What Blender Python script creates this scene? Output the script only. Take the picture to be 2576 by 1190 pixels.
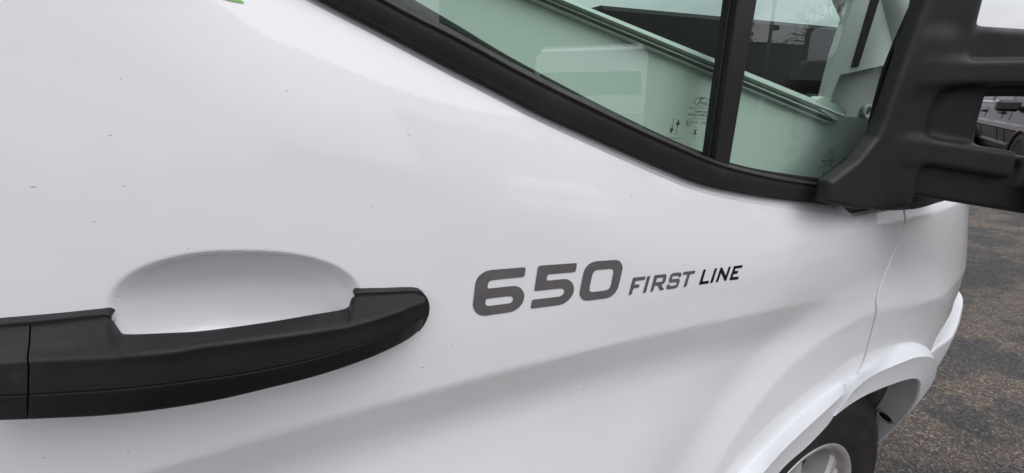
import bpy, math, random
import numpy as np
from mathutils import Vector, Matrix
from mathutils.geometry import delaunay_2d_cdt

for o in list(bpy.data.objects):
    bpy.data.objects.remove(o)
random.seed(4)
np.random.seed(4)
scene = bpy.context.scene
COL = scene.collection
R = math.radians

# ------------------------------------------------------------------ camera
# X runs forward along the vehicle, Y into the vehicle, Z up. The door skin lies near Y = 0.
CAM = np.array([0.0, -0.39, 1.217])
YAW, PITCH, FPX = R(25.9), R(17.06), 1191.1          # focal length in units of a 2576 px wide frame
cam_data = bpy.data.cameras.new('camera')
cam = bpy.data.objects.new('camera', cam_data)
COL.objects.link(cam)
cam_data.sensor_width = 36.0
cam_data.lens = 36.0 * FPX / 2576.0
cam_data.clip_start = 0.02
cam_data.clip_end = 2000.0
cF = np.array([math.sin(YAW) * math.cos(PITCH), math.cos(YAW) * math.cos(PITCH), -math.sin(PITCH)])
cR = np.array([math.cos(YAW), -math.sin(YAW), 0.0])
cU = np.cross(cR, cF)
cam.matrix_world = Matrix(((cR[0], cU[0], -cF[0], CAM[0]), (cR[1], cU[1], -cF[1], CAM[1]),
                           (cR[2], cU[2], -cF[2], CAM[2]), (0, 0, 0, 1)))
scene.camera = cam

# ------------------------------------------------------------------ sky, sun, exposure
SUN_EL, SUN_AZ = R(52), R(306)      # where the light comes from: azimuth from +X towards +Y, behind the viewer
world = bpy.data.worlds.new('World')
scene.world = world
world.use_nodes = True
wn, wl = world.node_tree.nodes, world.node_tree.links
wn.clear()
w_out = wn.new('ShaderNodeOutputWorld')
w_bg = wn.new('ShaderNodeBackground')
w_sky = wn.new('ShaderNodeTexSky')
w_sky.sky_type = 'NISHITA'
w_sky.sun_disc = False
w_sky.sun_elevation = SUN_EL
w_sky.sun_rotation = R(90) - SUN_AZ
w_sky.air_density = 1.0
w_sky.dust_density = 3.0
w_co = wn.new('ShaderNodeTexCoord')
w_map = wn.new('ShaderNodeMapping')
w_map.inputs['Scale'].default_value = (1.2, 1.2, 3.2)
w_no = wn.new('ShaderNodeTexNoise')
w_no.inputs['Scale'].default_value = 1.7
w_no.inputs['Detail'].default_value = 7
w_no.inputs['Roughness'].default_value = 0.55
w_rp = wn.new('ShaderNodeValToRGB')
w_rp.color_ramp.elements[0].position = 0.32
w_rp.color_ramp.elements[0].color = (5.6, 5.6, 6.1, 1)
w_rp.color_ramp.elements[1].position = 0.68
w_rp.color_ramp.elements[1].color = (9.2, 9.3, 9.7, 1)
w_mx = wn.new('ShaderNodeMixRGB')
w_mx.inputs['Fac'].default_value = 0.9
wl.new(w_co.outputs['Generated'], w_map.inputs['Vector'])
wl.new(w_map.outputs['Vector'], w_no.inputs['Vector'])
wl.new(w_no.outputs['Fac'], w_rp.inputs['Fac'])
wl.new(w_sky.outputs['Color'], w_mx.inputs['Color1'])
w_sep = wn.new('ShaderNodeSeparateXYZ')
w_cie = wn.new('ShaderNodeMapRange')
w_cie.inputs['From Min'].default_value = 0.0
w_cie.inputs['From Max'].default_value = 1.0
w_cie.inputs['To Min'].default_value = 0.52
w_cie.inputs['To Max'].default_value = 1.45
w_mul = wn.new('ShaderNodeVectorMath')
w_mul.operation = 'SCALE'
wl.new(w_co.outputs['Generated'], w_sep.inputs['Vector'])
wl.new(w_sep.outputs['Z'], w_cie.inputs['Value'])
wl.new(w_rp.outputs['Color'], w_mul.inputs[0])
wl.new(w_cie.outputs['Result'], w_mul.inputs['Scale'])
wl.new(w_mul.outputs['Vector'], w_mx.inputs['Color2'])
wl.new(w_mx.outputs['Color'], w_bg.inputs['Color'])
w_bg.inputs['Strength'].default_value = 0.105
wl.new(w_bg.outputs['Background'], w_out.inputs['Surface'])

sun_data = bpy.data.lights.new('sun', 'SUN')
sun_data.energy = 0.9
sun_data.angle = R(60)
sun_data.color = (1.0, 0.992, 0.98)
sun = bpy.data.objects.new('sun', sun_data)
COL.objects.link(sun)
sd = Vector((math.cos(SUN_EL) * math.cos(SUN_AZ), math.cos(SUN_EL) * math.sin(SUN_AZ), math.sin(SUN_EL)))
sun.rotation_euler = sd.to_track_quat('Z', 'Y').to_euler()
sun.location = (0, -5, 12)

scene.view_settings.view_transform = 'Standard'
scene.view_settings.look = 'None'
scene.view_settings.exposure = 0.63
scene.view_settings.gamma = 1.0
scene.view_settings.use_curve_mapping = False
scene.render.engine = 'CYCLES'
scene.cycles.max_bounces = 14
scene.cycles.transparent_max_bounces = 16
scene.cycles.caustics_reflective = False
scene.cycles.caustics_refractive = False


# ------------------------------------------------------------------ measuring helpers
def pray(x, y):
    """direction through a point measured on the survey photograph (2576 wide)"""
    return cF + cR * (x - 1288.0) / FPX + cU * (595.0 - y) / FPX


def at_y(x, y, Y):
    d = pray(x, y)
    return CAM + d * ((Y - CAM[1]) / d[1])


def at_surf(x, y, fn, off=0.0):
    """the point of the surface Y = fn(X, Z) that was measured there"""
    d = pray(x, y)
    lo, hi = -0.10, 0.40
    for _ in range(3):
        Ys = np.linspace(lo, hi, 120)
        P = CAM + d * ((Ys - CAM[1]) / d[1])[:, None]
        g_ = fn(P[:, 0], P[:, 2]) + off - Ys
        k = int(np.argmax(g_ < 0))
        k = max(k, 1)
        lo, hi = Ys[k - 1], Ys[k]
    return at_y(x, y, (lo + hi) / 2)


ARM_O = np.array([0.790, -0.022, 0.0])
ARM_E = np.array([0.757, -0.654, 0.0])
ARM_M = np.array([-0.654, -0.757, 0.0])


def crop(pts, ox, oy, s):
    return [((ox + a / s) * 0.644, (oy + b / s) * 0.644) for a, b in pts]


def resample(pts, step, closed=False):
    p = np.array(pts, float)
    if closed:
        p = np.vstack([p, p[:1]])
    seg = np.linalg.norm(np.diff(p, axis=0), axis=1)
    s = np.concatenate([[0], np.cumsum(seg)])
    n = max(2, int(round(s[-1] / step)))
    t = np.linspace(0, s[-1], n + 1)
    out = np.stack([np.interp(t, s, p[:, i]) for i in range(p.shape[1])], 1)
    return out[:-1] if closed else out


def spline(pts, n):
    """Catmull-Rom through the points, n samples, even in arc length"""
    p = np.array(pts, float)
    P = np.vstack([2 * p[0] - p[1], p, 2 * p[-1] - p[-2]])
    out = []
    for i in range(1, len(P) - 2):
        for t in np.linspace(0, 1, 14, endpoint=False):
            a, b, c, d = P[i - 1], P[i], P[i + 1], P[i + 2]
            out.append(0.5 * (2 * b + (c - a) * t + (2 * a - 5 * b + 4 * c - d) * t * t + (3 * b - a - 3 * c + d) * t ** 3))
    out.append(P[-2])
    q = np.array(out)
    s = np.concatenate([[0], np.cumsum(np.linalg.norm(np.diff(q, axis=0), axis=1))])
    t = np.linspace(0, s[-1], n)
    return np.stack([np.interp(t, s, q[:, i]) for i in range(q.shape[1])], 1)


def sstep(a, b, x):
    t = np.clip((x - a) / (b - a), 0, 1)
    return t * t * (3 - 2 * t)


# ------------------------------------------------------------------ materials
def mat(name):
    m = bpy.data.materials.new(name)
    m.use_nodes = True
    nt = m.node_tree
    b = nt.nodes['Principled BSDF']
    return m, nt, b


def add_noise(nt, scale, detail=3, rough=0.5, stretch=None, coord='Object'):
    tc = nt.nodes.new('ShaderNodeTexCoord')
    n = nt.nodes.new('ShaderNodeTexNoise')
    n.inputs['Scale'].default_value = scale
    n.inputs['Detail'].default_value = detail
    n.inputs['Roughness'].default_value = rough
    if stretch:
        mp = nt.nodes.new('ShaderNodeMapping')
        mp.inputs['Scale'].default_value = stretch
        nt.links.new(tc.outputs[coord], mp.inputs['Vector'])
        nt.links.new(mp.outputs['Vector'], n.inputs['Vector'])
    else:
        nt.links.new(tc.outputs[coord], n.inputs['Vector'])
    return n


def ramp(nt, src, stops):
    r = nt.nodes.new('ShaderNodeValToRGB')
    e = r.color_ramp.elements
    while len(e) < len(stops):
        e.new(0.5)
    for i, (p, c) in enumerate(stops):
        e[i].position = p
        e[i].color = (c[0], c[1], c[2], 1) if not isinstance(c, (int, float)) else (c, c, c, 1)
    nt.links.new(src, r.inputs['Fac'])
    return r


def bump(nt, b, src, strength, dist):
    n = nt.nodes.new('ShaderNodeBump')
    n.inputs['Strength'].default_value = strength
    n.inputs['Distance'].default_value = dist
    nt.links.new(src, n.inputs['Height'])
    nt.links.new(n.outputs['Normal'], b.inputs['Normal'])
    return n


def make_paint(name, col, chips=True, rough=0.35):
    m, nt, b = mat(name)
    b.inputs['Base Color'].default_value = (*col, 1)
    b.inputs['Roughness'].default_value = rough
    b.inputs['Coat Weight'].default_value = 1.0
    b.inputs['Specular IOR Level'].default_value = 0.25
    b.inputs['Coat Roughness'].default_value = 0.04
    b.inputs['Coat IOR'].default_value = 1.52
    if chips:
        # road film and little chips
        film = add_noise(nt, 5.0, 6, 0.6, (1, 1, 2.2))
        fr = ramp(nt, film.outputs['Fac'], [(0.3, (col[0] * 0.955, col[1] * 0.95, col[2] * 0.94)), (0.65, col)])
        tc = nt.nodes.new('ShaderNodeTexCoord')
        mp = nt.nodes.new('ShaderNodeMapping')
        mp.inputs['Rotation'].default_value = (0, R(38), 0)
        mp.inputs['Scale'].default_value = (62, 62, 150)
        nt.links.new(tc.outputs['Object'], mp.inputs['Vector'])
        last = fr.outputs['Color']
        vo = nt.nodes.new('ShaderNodeTexVoronoi')
        vo.inputs['Scale'].default_value = 1.0
        nt.links.new(mp.outputs['Vector'], vo.inputs['Vector'])
        # a cell shows a chip only when its own random number is high
        sep = nt.nodes.new('ShaderNodeSeparateColor')
        nt.links.new(vo.outputs['Color'], sep.inputs['Color'])
        sub = nt.nodes.new('ShaderNodeMath')
        sub.operation = 'SUBTRACT'
        nt.links.new(sep.outputs['Red'], sub.inputs[0])
        sub.inputs[1].default_value = 0.70
        size = nt.nodes.new('ShaderNodeMath')
        size.operation = 'MULTIPLY'
        size.inputs[1].default_value = 0.34
        nt.links.new(sub.outputs[0], size.inputs[0])
        cmp_ = nt.nodes.new('ShaderNodeMath')
        cmp_.operation = 'LESS_THAN'
        nt.links.new(vo.outputs['Distance'], cmp_.inputs[0])
        nt.links.new(size.outputs[0], cmp_.inputs[1])
        dark = nt.nodes.new('ShaderNodeMath')
        dark.operation = 'MULTIPLY'
        nt.links.new(cmp_.outputs[0], dark.inputs[0])
        gm = nt.nodes.new('ShaderNodeMath')
        gm.operation = 'MULTIPLY'
        gm.inputs[1].default_value = 0.75
        nt.links.new(sep.outputs['Green'], gm.inputs[0])
        nt.links.new(gm.outputs[0], dark.inputs[1])
        mx = nt.nodes.new('ShaderNodeMixRGB')
        nt.links.new(dark.outputs[0], mx.inputs['Fac'])
        nt.links.new(last, mx.inputs['Color1'])
        mx.inputs['Color2'].default_value = (0.16, 0.14, 0.13, 1)
        nt.links.new(mx.outputs['Color'], b.inputs['Base Color'])
        # faint orange peel
        op = add_noise(nt, 260, 2, 0.5)
        nb = nt.nodes.new('ShaderNodeBump')
        nb.inputs['Strength'].default_value = 0.04
        nb.inputs['Distance'].default_value = 0.0006
        nt.links.new(op.outputs['Fac'], nb.inputs['Height'])
        nt.links.new(nb.outputs['Normal'], b.inputs['Coat Normal'])
    return m


def make_plastic(name, col, rough, grain=900, gstr=0.12, scuff=0.0):
    m, nt, b = mat(name)
    b.inputs['Roughness'].default_value = rough
    b.inputs['Specular IOR Level'].default_value = 0.34
    n1 = add_noise(nt, 14, 6, 0.65)
    r1 = ramp(nt, n1.outputs['Fac'], [(0.35, tuple(c * 0.85 for c in col)), (0.62, tuple(c * 1.2 for c in col)),
                                      (0.8, tuple(c * (1.2 + scuff) + scuff * 0.02 for c in col))])
    nt.links.new(r1.outputs['Color'], b.inputs['Base Color'])
    n3 = add_noise(nt, 22, 5, 0.6)
    r3 = ramp(nt, n3.outputs['Fac'], [(0.3, rough * 0.85), (0.7, min(1, rough * 1.2))])
    nt.links.new(r3.outputs['Color'], b.inputs['Roughness'])
    n2 = add_noise(nt, grain, 2, 0.6)
    bump(nt, b, n2.outputs['Fac'], gstr, 0.0008)
    return m


M = {}
M['paint'] = make_paint('white_paint', (0.783, 0.793, 0.813))
M['flare'] = make_paint('white_flare_plastic', (0.70, 0.71, 0.73), chips=False, rough=0.5)
M['flare'].node_tree.nodes['Principled BSDF'].inputs['Coat Weight'].default_value = 0.25
M['handle'] = make_plastic('handle_plastic', (0.0062, 0.0064, 0.0070), 0.50, 1100, 0.30, 0.7)
M['mirror'] = make_plastic('mirror_plastic', (0.017, 0.017, 0.0175), 0.55, 1300, 0.10, 0.1)
M['mould'] = make_plastic('moulding_rubber', (0.021, 0.0192, 0.019), 0.55, 700, 0.12, 0.8)
M['seal'] = make_plastic('seal_rubber', (0.012, 0.012, 0.0125), 0.6, 700, 0.08, 0.2)
M['bar'] = make_plastic('bar_black', (0.014, 0.0135, 0.014), 0.42, 600, 0.05, 0.1)


def simple(name, col, rough=0.5, metal=0.0, var=0.12, nscale=9, bmp=0.0, bscale=300, spec=0.5):
    m, nt, b = mat(name)
    n = add_noise(nt, nscale, 5, 0.6)
    r = ramp(nt, n.outputs['Fac'], [(0.3, tuple(c * (1 - var) for c in col)), (0.7, tuple(min(1, c * (1 + var)) for c in col))])
    nt.links.new(r.outputs['Color'], b.inputs['Base Color'])
    b.inputs['Roughness'].default_value = rough
    b.inputs['Metallic'].default_value = metal
    b.inputs['Specular IOR Level'].default_value = spec
    if bmp:
        n2 = add_noise(nt, bscale, 3, 0.6)
        bump(nt, b, n2.outputs['Fac'], bmp, 0.002)
    return m


M['vinyl_grey'] = simple('grey_vinyl', (0.116, 0.107, 0.110), 0.42, 0, 0.1, 60)
M['vinyl_black'] = simple('black_vinyl', (0.004, 0.004, 0.006), 0.35, 0, 0.1, 60)
M['vinyl_green'] = simple('green_vinyl', (0.20, 0.42, 0.10), 0.4, 0, 0.05, 60)
M['ink'] = simple('glass_print', (0.006, 0.012, 0.009), 0.6, 0, 0.05, 60)
M['rail'] = simple('rail_aluminium', (0.64, 0.67, 0.65), 0.4, 0, 0.05, 5)
M['pale'] = simple('pale_trim', (0.71, 0.73, 0.71), 0.55, 0, 0.04, 5)
M['pale_dark'] = simple('grey_trim', (0.40, 0.41, 0.40), 0.6, 0, 0.05, 5)
M['cabdark'] = simple('cab_dark', (0.004, 0.004, 0.0045), 0.7, 0, 0.2, 12, 0.15, 500, 0.3)
M['cabgrey'] = simple('cab_grey', (0.045, 0.045, 0.048), 0.75, 0, 0.15, 12, 0.15, 500, 0.3)
M['liner'] = simple('arch_liner', (0.008, 0.008, 0.008), 0.9, 0, 0.3, 20, 0.3, 120, 0.2)
M['inner'] = simple('dirty_inner_plastic', (0.36, 0.355, 0.34), 0.6, 0, 0.22, 26)
M['hole'] = simple('hole_black', (0.003, 0.003, 0.003), 0.9, 0, 0.1)
M['tyre'] = simple('tyre_rubber', (0.022, 0.020, 0.018), 0.75, 0, 0.35, 30, 0.25, 180, 0.35)
M['rim'] = simple('rim_silver', (0.52, 0.50, 0.50), 0.38, 0.35, 0.12, 40)
M['chrome'] = simple('trim_chrome', (0.62, 0.62, 0.64), 0.22, 0.9, 0.05, 20)
M['carpaint'] = make_paint('navy_paint', (0.004, 0.005, 0.009), chips=False, rough=0.25)
M['carpaint'].node_tree.nodes['Principled BSDF'].inputs['Coat Weight'].default_value = 0.16
M['carpaint'].node_tree.nodes['Principled BSDF'].inputs['Specular IOR Level'].default_value = 0.2
M['carglass'] = simple('car_glass', (0.012, 0.016, 0.016), 0.06, 0, 0.1, 10)
M['carblack'] = simple('car_black_plastic', (0.012, 0.012, 0.012), 0.5, 0, 0.2, 20)
M['amber'] = simple('amber_lamp', (0.55, 0.20, 0.06), 0.25, 0, 0.1)
M['lampclear'] = simple('clear_lamp', (0.7, 0.7, 0.72), 0.15, 0.3, 0.1)
M['vanwhite'] = make_paint('opposite_white', (0.78, 0.78, 0.79), chips=False)
M['bark'] = simple('bark', (0.07, 0.06, 0.05), 0.9, 0, 0.3, 14, 0.4, 60)
M['steel'] = simple('galvanised', (0.30, 0.31, 0.32), 0.55, 0.4, 0.1)
M['clad'] = simple('dark_cladding', (0.020, 0.022, 0.026), 0.7, 0, 0.15, 2)
M['clad2'] = simple('grey_shutter', (0.035, 0.037, 0.04), 0.6, 0, 0.15, 2)
M['cladroof'] = simple('dark_roof', (0.03, 0.03, 0.032), 0.7, 0, 0.15, 2)
M['leaf'] = simple('hedge_leaf', (0.035, 0.050, 0.022), 0.7, 0, 0.35, 5)


def make_glass(name, tint):
    m = bpy.data.materials.new(name)
    m.use_nodes = True
    nt = m.node_tree
    nt.nodes.clear()
    out = nt.nodes.new('ShaderNodeOutputMaterial')
    mx = nt.nodes.new('ShaderNodeMixShader')
    fr = nt.nodes.new('ShaderNodeFresnel')
    geo = nt.nodes.new('ShaderNodeNewGeometry')
    ior = nt.nodes.new('ShaderNodeMapRange')        # the same pane seen from its other side
    ior.inputs['To Min'].default_value = 1.52
    ior.inputs['To Max'].default_value = 1 / 1.52
    nt.links.new(geo.outputs['Backfacing'], ior.inputs['Value'])
    nt.links.new(ior.outputs['Result'], fr.inputs['IOR'])
    dbl = nt.nodes.new('ShaderNodeMath')          # both faces of the pane mirror
    dbl.operation = 'MULTIPLY'
    dbl.inputs[1].default_value = 2.0
    dbl.use_clamp = True
    tr = nt.nodes.new('ShaderNodeBsdfTransparent')
    tr.inputs['Color'].default_value = (*tint, 1)
    gl = nt.nodes.new('ShaderNodeBsdfGlossy')
    gl.inputs['Roughness'].default_value = 0.0
    gl.inputs['Color'].default_value = (0.95, 0.95, 0.97, 1)
    nt.links.new(fr.outputs['Fac'], dbl.inputs[0])
    nt.links.new(dbl.outputs[0], mx.inputs['Fac'])
    nt.links.new(tr.outputs['BSDF'], mx.inputs[1])
    nt.links.new(gl.outputs['BSDF'], mx.inputs[2])
    # a film of dust with brighter specks
    tc = nt.nodes.new('ShaderNodeTexCoord')
    vo = nt.nodes.new('ShaderNodeTexVoronoi')
    vo.inputs['Scale'].default_value = 95
    nt.links.new(tc.outputs['Object'], vo.inputs['Vector'])
    sep = nt.nodes.new('ShaderNodeSeparateColor')
    nt.links.new(vo.outputs['Color'], sep.inputs['Color'])
    s1 = nt.nodes.new('ShaderNodeMath')
    s1.operation = 'SUBTRACT'
    s1.inputs[1].default_value = 0.80
    nt.links.new(sep.outputs['Red'], s1.inputs[0])
    s2 = nt.nodes.new('ShaderNodeMath')
    s2.operation = 'MULTIPLY'
    s2.inputs[1].default_value = 0.5
    nt.links.new(s1.outputs[0], s2.inputs[0])
    lt = nt.nodes.new('ShaderNodeMath')
    lt.operation = 'LESS_THAN'
    nt.links.new(vo.outputs['Distance'], lt.inputs[0])
    nt.links.new(s2.outputs[0], lt.inputs[1])
    k = nt.nodes.new('ShaderNodeMath')
    k.operation = 'MULTIPLY_ADD'
    k.inputs[1].default_value = 0.16
    k.inputs[2].default_value = 0.012
    nt.links.new(lt.outputs[0], k.inputs[0])
    df = nt.nodes.new('ShaderNodeBsdfDiffuse')
    df.inputs['Color'].default_value = (0.6, 0.6, 0.58, 1)
    m2 = nt.nodes.new('ShaderNodeMixShader')
    nt.links.new(k.outputs[0], m2.inputs['Fac'])
    nt.links.new(mx.outputs['Shader'], m2.inputs[1])
    nt.links.new(df.outputs['BSDF'], m2.inputs[2])
    nt.links.new(m2.outputs['Shader'], out.inputs['Surface'])
    return m


M['glass'] = make_glass('tinted_glass', (0.83, 0.98, 0.89))
M['screen'] = make_glass('screen_glass', (0.86, 0.95, 0.92))


def make_asphalt():
    m, nt, b = mat('worn_asphalt')
    tc = nt.nodes.new('ShaderNodeTexCoord')

    def vor(scale, out):
        v = nt.nodes.new('ShaderNodeTexVoronoi')
        v.inputs['Scale'].default_value = scale
        nt.links.new(tc.outputs['Object'], v.inputs['Vector'])
        return v.outputs[out]

    def mul(c1, c2, fac=1.0):
        n = nt.nodes.new('ShaderNodeMixRGB')
        n.blend_type = 'MULTIPLY'
        n.inputs['Fac'].default_value = fac
        nt.links.new(c1, n.inputs['Color1'])
        nt.links.new(c2, n.inputs['Color2'])
        return n.outputs['Color']
    patch = add_noise(nt, 2.6, 9, 0.66)
    # grey bitumen worn through to brown grit in patches
    r1 = ramp(nt, patch.outputs['Fac'], [(0.42, (0.038, 0.036, 0.035)), (0.50, (0.052, 0.046, 0.042)), (0.53, (0.085, 0.067, 0.052)), (0.64, (0.102, 0.084, 0.069))])
    wear = add_noise(nt, 0.55, 5, 0.6)
    r0 = ramp(nt, wear.outputs['Fac'], [(0.35, 0.66), (0.65, 1.05)])
    cs = nt.nodes.new('ShaderNodeSeparateColor')
    nt.links.new(vor(170, 'Color'), cs.inputs['Color'])
    r2 = ramp(nt, cs.outputs['Red'], [(0.0, 0.35), (0.45, 0.85), (0.80, 1.3), (0.93, 1.9), (1.0, 3.2)])
    cs2 = nt.nodes.new('ShaderNodeSeparateColor')
    nt.links.new(vor(75, 'Color'), cs2.inputs['Color'])
    r3 = ramp(nt, cs2.outputs['Green'], [(0.0, 0.7), (0.7, 1.05), (1.0, 1.5)])
    col = mul(mul(mul(r1.outputs['Color'], r0.outputs['Color']), r2.outputs['Color'], 0.9), r3.outputs['Color'], 0.8)
    nt.links.new(col, b.inputs['Base Color'])
    b.inputs['Roughness'].default_value = 0.8
    b.inputs['Specular IOR Level'].default_value = 0.4
    bump(nt, b, vor(170, 'Distance'), 0.8, 0.006)
    return m


M['asphalt'] = make_asphalt()


# ------------------------------------------------------------------ object helpers
def mesh_obj(name, verts, faces, material, parent=None, smooth=True, normals=None):
    me = bpy.data.meshes.new(name)
    me.from_pydata([tuple(map(float, v)) for v in verts], [], [tuple(int(i) for i in f) for f in faces])
    me.update()
    if smooth:
        me.shade_smooth() if hasattr(me, 'shade_smooth') else [setattr(p, 'use_smooth', True) for p in me.polygons]
    if normals is not None:
        me.normals_split_custom_set_from_vertices([tuple(map(float, n)) for n in normals])
    if material is not None:
        me.materials.append(material)
    o = bpy.data.objects.new(name, me)
    COL.objects.link(o)
    if parent is not None:
        o.parent = parent
        o.matrix_parent_inverse = Matrix.Identity(4)
    return o


def empty(name, loc, label=None, cat=None, group=None, rz=0.0):
    o = bpy.data.objects.new(name, None)
    COL.objects.link(o)
    o.empty_display_size = 0.2
    o.location = loc
    o.rotation_euler = (0, 0, rz)
    if label:
        o['label'] = label
        o['category'] = cat
    if group:
        o['group'] = group
    return o


def tag(o, label, cat, group=None):
    o['label'] = label
    o['category'] = cat
    if group:
        o['group'] = group
    return o


def loft(rings, closed_ring=False, caps=False, flip=False):
    """rings: list of arrays with equal point counts -> verts, faces"""
    n = len(rings[0])
    V = np.vstack(rings)
    F = []
    for i in range(len(rings) - 1):
        for j in range(n if closed_ring else n - 1):
            a, b = i * n + j, i * n + (j + 1) % n
            c, d = (i + 1) * n + (j + 1) % n, (i + 1) * n + j
            F.append((a, d, c, b) if flip else (a, b, c, d))
    if caps:
        f0 = list(range(n))
        f1 = [(len(rings) - 1) * n + j for j in range(n)]
        F.append(f0 if flip else f0[::-1])
        F.append(f1[::-1] if flip else f1)
    return V, F


def box_vf(x0, x1, y0, y1, z0, z1, bev=0.0):
    if bev <= 0:
        V = [(x, y, z) for x in (x0, x1) for y in (y0, y1) for z in (z0, z1)]
        F = [(0, 1, 3, 2), (4, 6, 7, 5), (0, 4, 5, 1), (2, 3, 7, 6), (0, 2, 6, 4), (1, 5, 7, 3)]
        return V, F
    V, F = [], []
    # chamfered box: 24 verts
    b = bev
    idx = {}
    for sx in (0, 1):
        for sy in (0, 1):
            for sz in (0, 1):
                for ax in range(3):
                    p = [(x0, x1)[sx], (y0, y1)[sy], (z0, z1)[sz]]
                    for k in range(3):
                        if k != ax:
                            p[k] += b if (sx, sy, sz)[k] == 0 else -b
                    idx[(sx, sy, sz, ax)] = len(V)
                    V.append(tuple(p))
    for ax in range(3):
        o1, o2 = [k for k in range(3) if k != ax]
        for s in (0, 1):
            q = []
            for (u, v) in ((0, 0), (1, 0), (1, 1), (0, 1)):
                k = [0, 0, 0]
                k[ax], k[o1], k[o2] = s, u, v
                q.append(idx[(*k, ax)])
            F.append(q)
    for ax in range(3):
        o1, o2 = [k for k in range(3) if k != ax]
        for u in (0, 1):
            for v in (0, 1):
                k0, k1 = [0, 0, 0], [0, 0, 0]
                k0[o1] = k1[o1] = u
                k0[o2] = k1[o2] = v
                k0[ax], k1[ax] = 0, 1
                F.append([idx[(*k0, o1)], idx[(*k1, o1)], idx[(*k1, o2)], idx[(*k0, o2)]])
    for sx in (0, 1):
        for sy in (0, 1):
            for sz in (0, 1):
                F.append([idx[(sx, sy, sz, a)] for a in range(3)])
    return V, F


class MB:
    def __init__(s):
        s.V, s.F = [], []

    def add(s, V, F):
        o = len(s.V)
        s.V += [tuple(map(float, v)) for v in V]
        s.F += [tuple(int(i) + o for i in f) for f in F]
        return s

    def box(s, x0, x1, y0, y1, z0, z1, bev=0.0):
        return s.add(*box_vf(x0, x1, y0, y1, z0, z1, bev))

    def tube(s, pts, rad, n=10):
        pts = [np.array(p, float) for p in pts]
        rads = rad if hasattr(rad, '__len__') else [rad] * len(pts)
        rings = []
        for i, p in enumerate(pts):
            d = pts[min(i + 1, len(pts) - 1)] - pts[max(i - 1, 0)]
            d = d / np.linalg.norm(d)
            a = np.cross(d, [0, 0, 1.0] if abs(d[2]) < 0.9 else [1.0, 0, 0])
            a /= np.linalg.norm(a)
            b = np.cross(d, a)
            th = np.linspace(0, 2 * math.pi, n, endpoint=False)
            rings.append(p + rads[i] * (np.cos(th)[:, None] * a + np.sin(th)[:, None] * b))
        return s.add(*loft(rings, True, True))

    def build(s, name, material, parent=None, smooth=False):
        o = mesh_obj(name, s.V, s.F, material, parent, smooth)
        return fix(o)


def fix(o):
    import bmesh
    bm = bmesh.new()
    bm.from_mesh(o.data)
    bmesh.ops.recalc_face_normals(bm, faces=bm.faces)
    bm.to_mesh(o.data)
    bm.free()
    return o


def soft(o, ang=35):
    o.data.shade_smooth() if hasattr(o.data, 'shade_smooth') else None
    if hasattr(o.data, 'set_sharp_from_angle'):
        o.data.set_sharp_from_angle(angle=R(ang))
    return o


def poly_inside(P, loop):
    P = np.asarray(P)
    L = np.asarray(loop)
    x, z = P[:, 0], P[:, 1]
    ins = np.zeros(len(P), bool)
    for (x1, z1), (x2, z2) in zip(L, np.roll(L, -1, 0)):
        if z1 == z2:
            continue
        c = ((z1 > z) != (z2 > z)) & (x < (x2 - x1) * (z - z1) / (z2 - z1) + x1)
        ins ^= c
    return ins


def loop_inset(L, d):
    """move a closed counter-clockwise loop inwards by d (d may be an array)"""
    L = np.asarray(L, float)
    t = np.roll(L, -1, 0) - np.roll(L, 1, 0)
    t /= np.maximum(np.linalg.norm(t, axis=1, keepdims=True), 1e-9)
    n = np.stack([-t[:, 1], t[:, 0]], 1)
    return L + n * d


def ccw(L):
    L = np.asarray(L, float)
    a = np.sum(L[:, 0] * np.roll(L[:, 1], -1) - np.roll(L[:, 0], -1) * L[:, 1])
    return L if a > 0 else L[::-1]


def fn_normals(fn, X, Z, e=0.0012):
    fx = (fn(X + e, Z) - fn(X - e, Z)) / (2 * e)
    fz = (fn(X, Z + e) - fn(X, Z - e)) / (2 * e)
    N = np.stack([fx, -np.ones_like(fx), fz], 1)
    return N / np.linalg.norm(N, axis=1, keepdims=True)


def fill(loops, step, dense=None):
    """triangulate the region of the closed 2-D loops (first outer, others holes) with a lattice of points inside"""
    outer = ccw(loops[0])
    pts = [tuple(p) for p in outer]
    edges = [(i, (i + 1) % len(outer)) for i in range(len(outer))]
    for h in loops[1:]:
        b = len(pts)
        pts += [tuple(p) for p in h]
        edges += [(b + i, b + (i + 1) % len(h)) for i in range(len(h))]
    if step:
        lo, hi = outer.min(0), outer.max(0)
        g = []
        xs = np.arange(lo[0], hi[0], step)
        zs = np.arange(lo[1], hi[1], step * 0.87)
        for k, z in enumerate(zs):
            g.append(np.stack([xs + (step * 0.5 if k % 2 else 0), np.full(len(xs), z)], 1))
        G = np.vstack(g)
        if dense is not None:
            (dx0, dx1, dz0, dz1, ds) = dense
            keep = ~((G[:, 0] > dx0) & (G[:, 0] < dx1) & (G[:, 1] > dz0) & (G[:, 1] < dz1))
            gx, gz = np.meshgrid(np.arange(dx0 + ds / 2, dx1, ds), np.arange(dz0 + ds / 2, dz1, ds))
            G = np.vstack([G[keep], np.stack([gx.ravel(), gz.ravel()], 1)])
        ins = poly_inside(G, outer)
        for h in loops[1:]:
            ins &= ~poly_inside(G, h)
        G = G[ins]
        # keep clear of the outlines
        B = np.array(pts)
        cell = step * 0.45
        key = set()
        for p in B:
            i, j = int(p[0] // cell), int(p[1] // cell)
            for a in (-1, 0, 1):
                for c in (-1, 0, 1):
                    key.add((i + a, j + c))
        G = [tuple(p) for p in G if (int(p[0] // cell), int(p[1] // cell)) not in key]
        pts = pts + G
    res = delaunay_2d_cdt([Vector(p) for p in pts], edges, [], 0, 1e-7, False)
    V = np.array([(v.x, v.y) for v in res[0]])
    F = np.array([tuple(f) for f in res[2]])
    c = V[F].mean(1)
    ins = poly_inside(c, outer)
    for h in loops[1:]:
        ins &= ~poly_inside(c, h)
    return V, F[ins]


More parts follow.
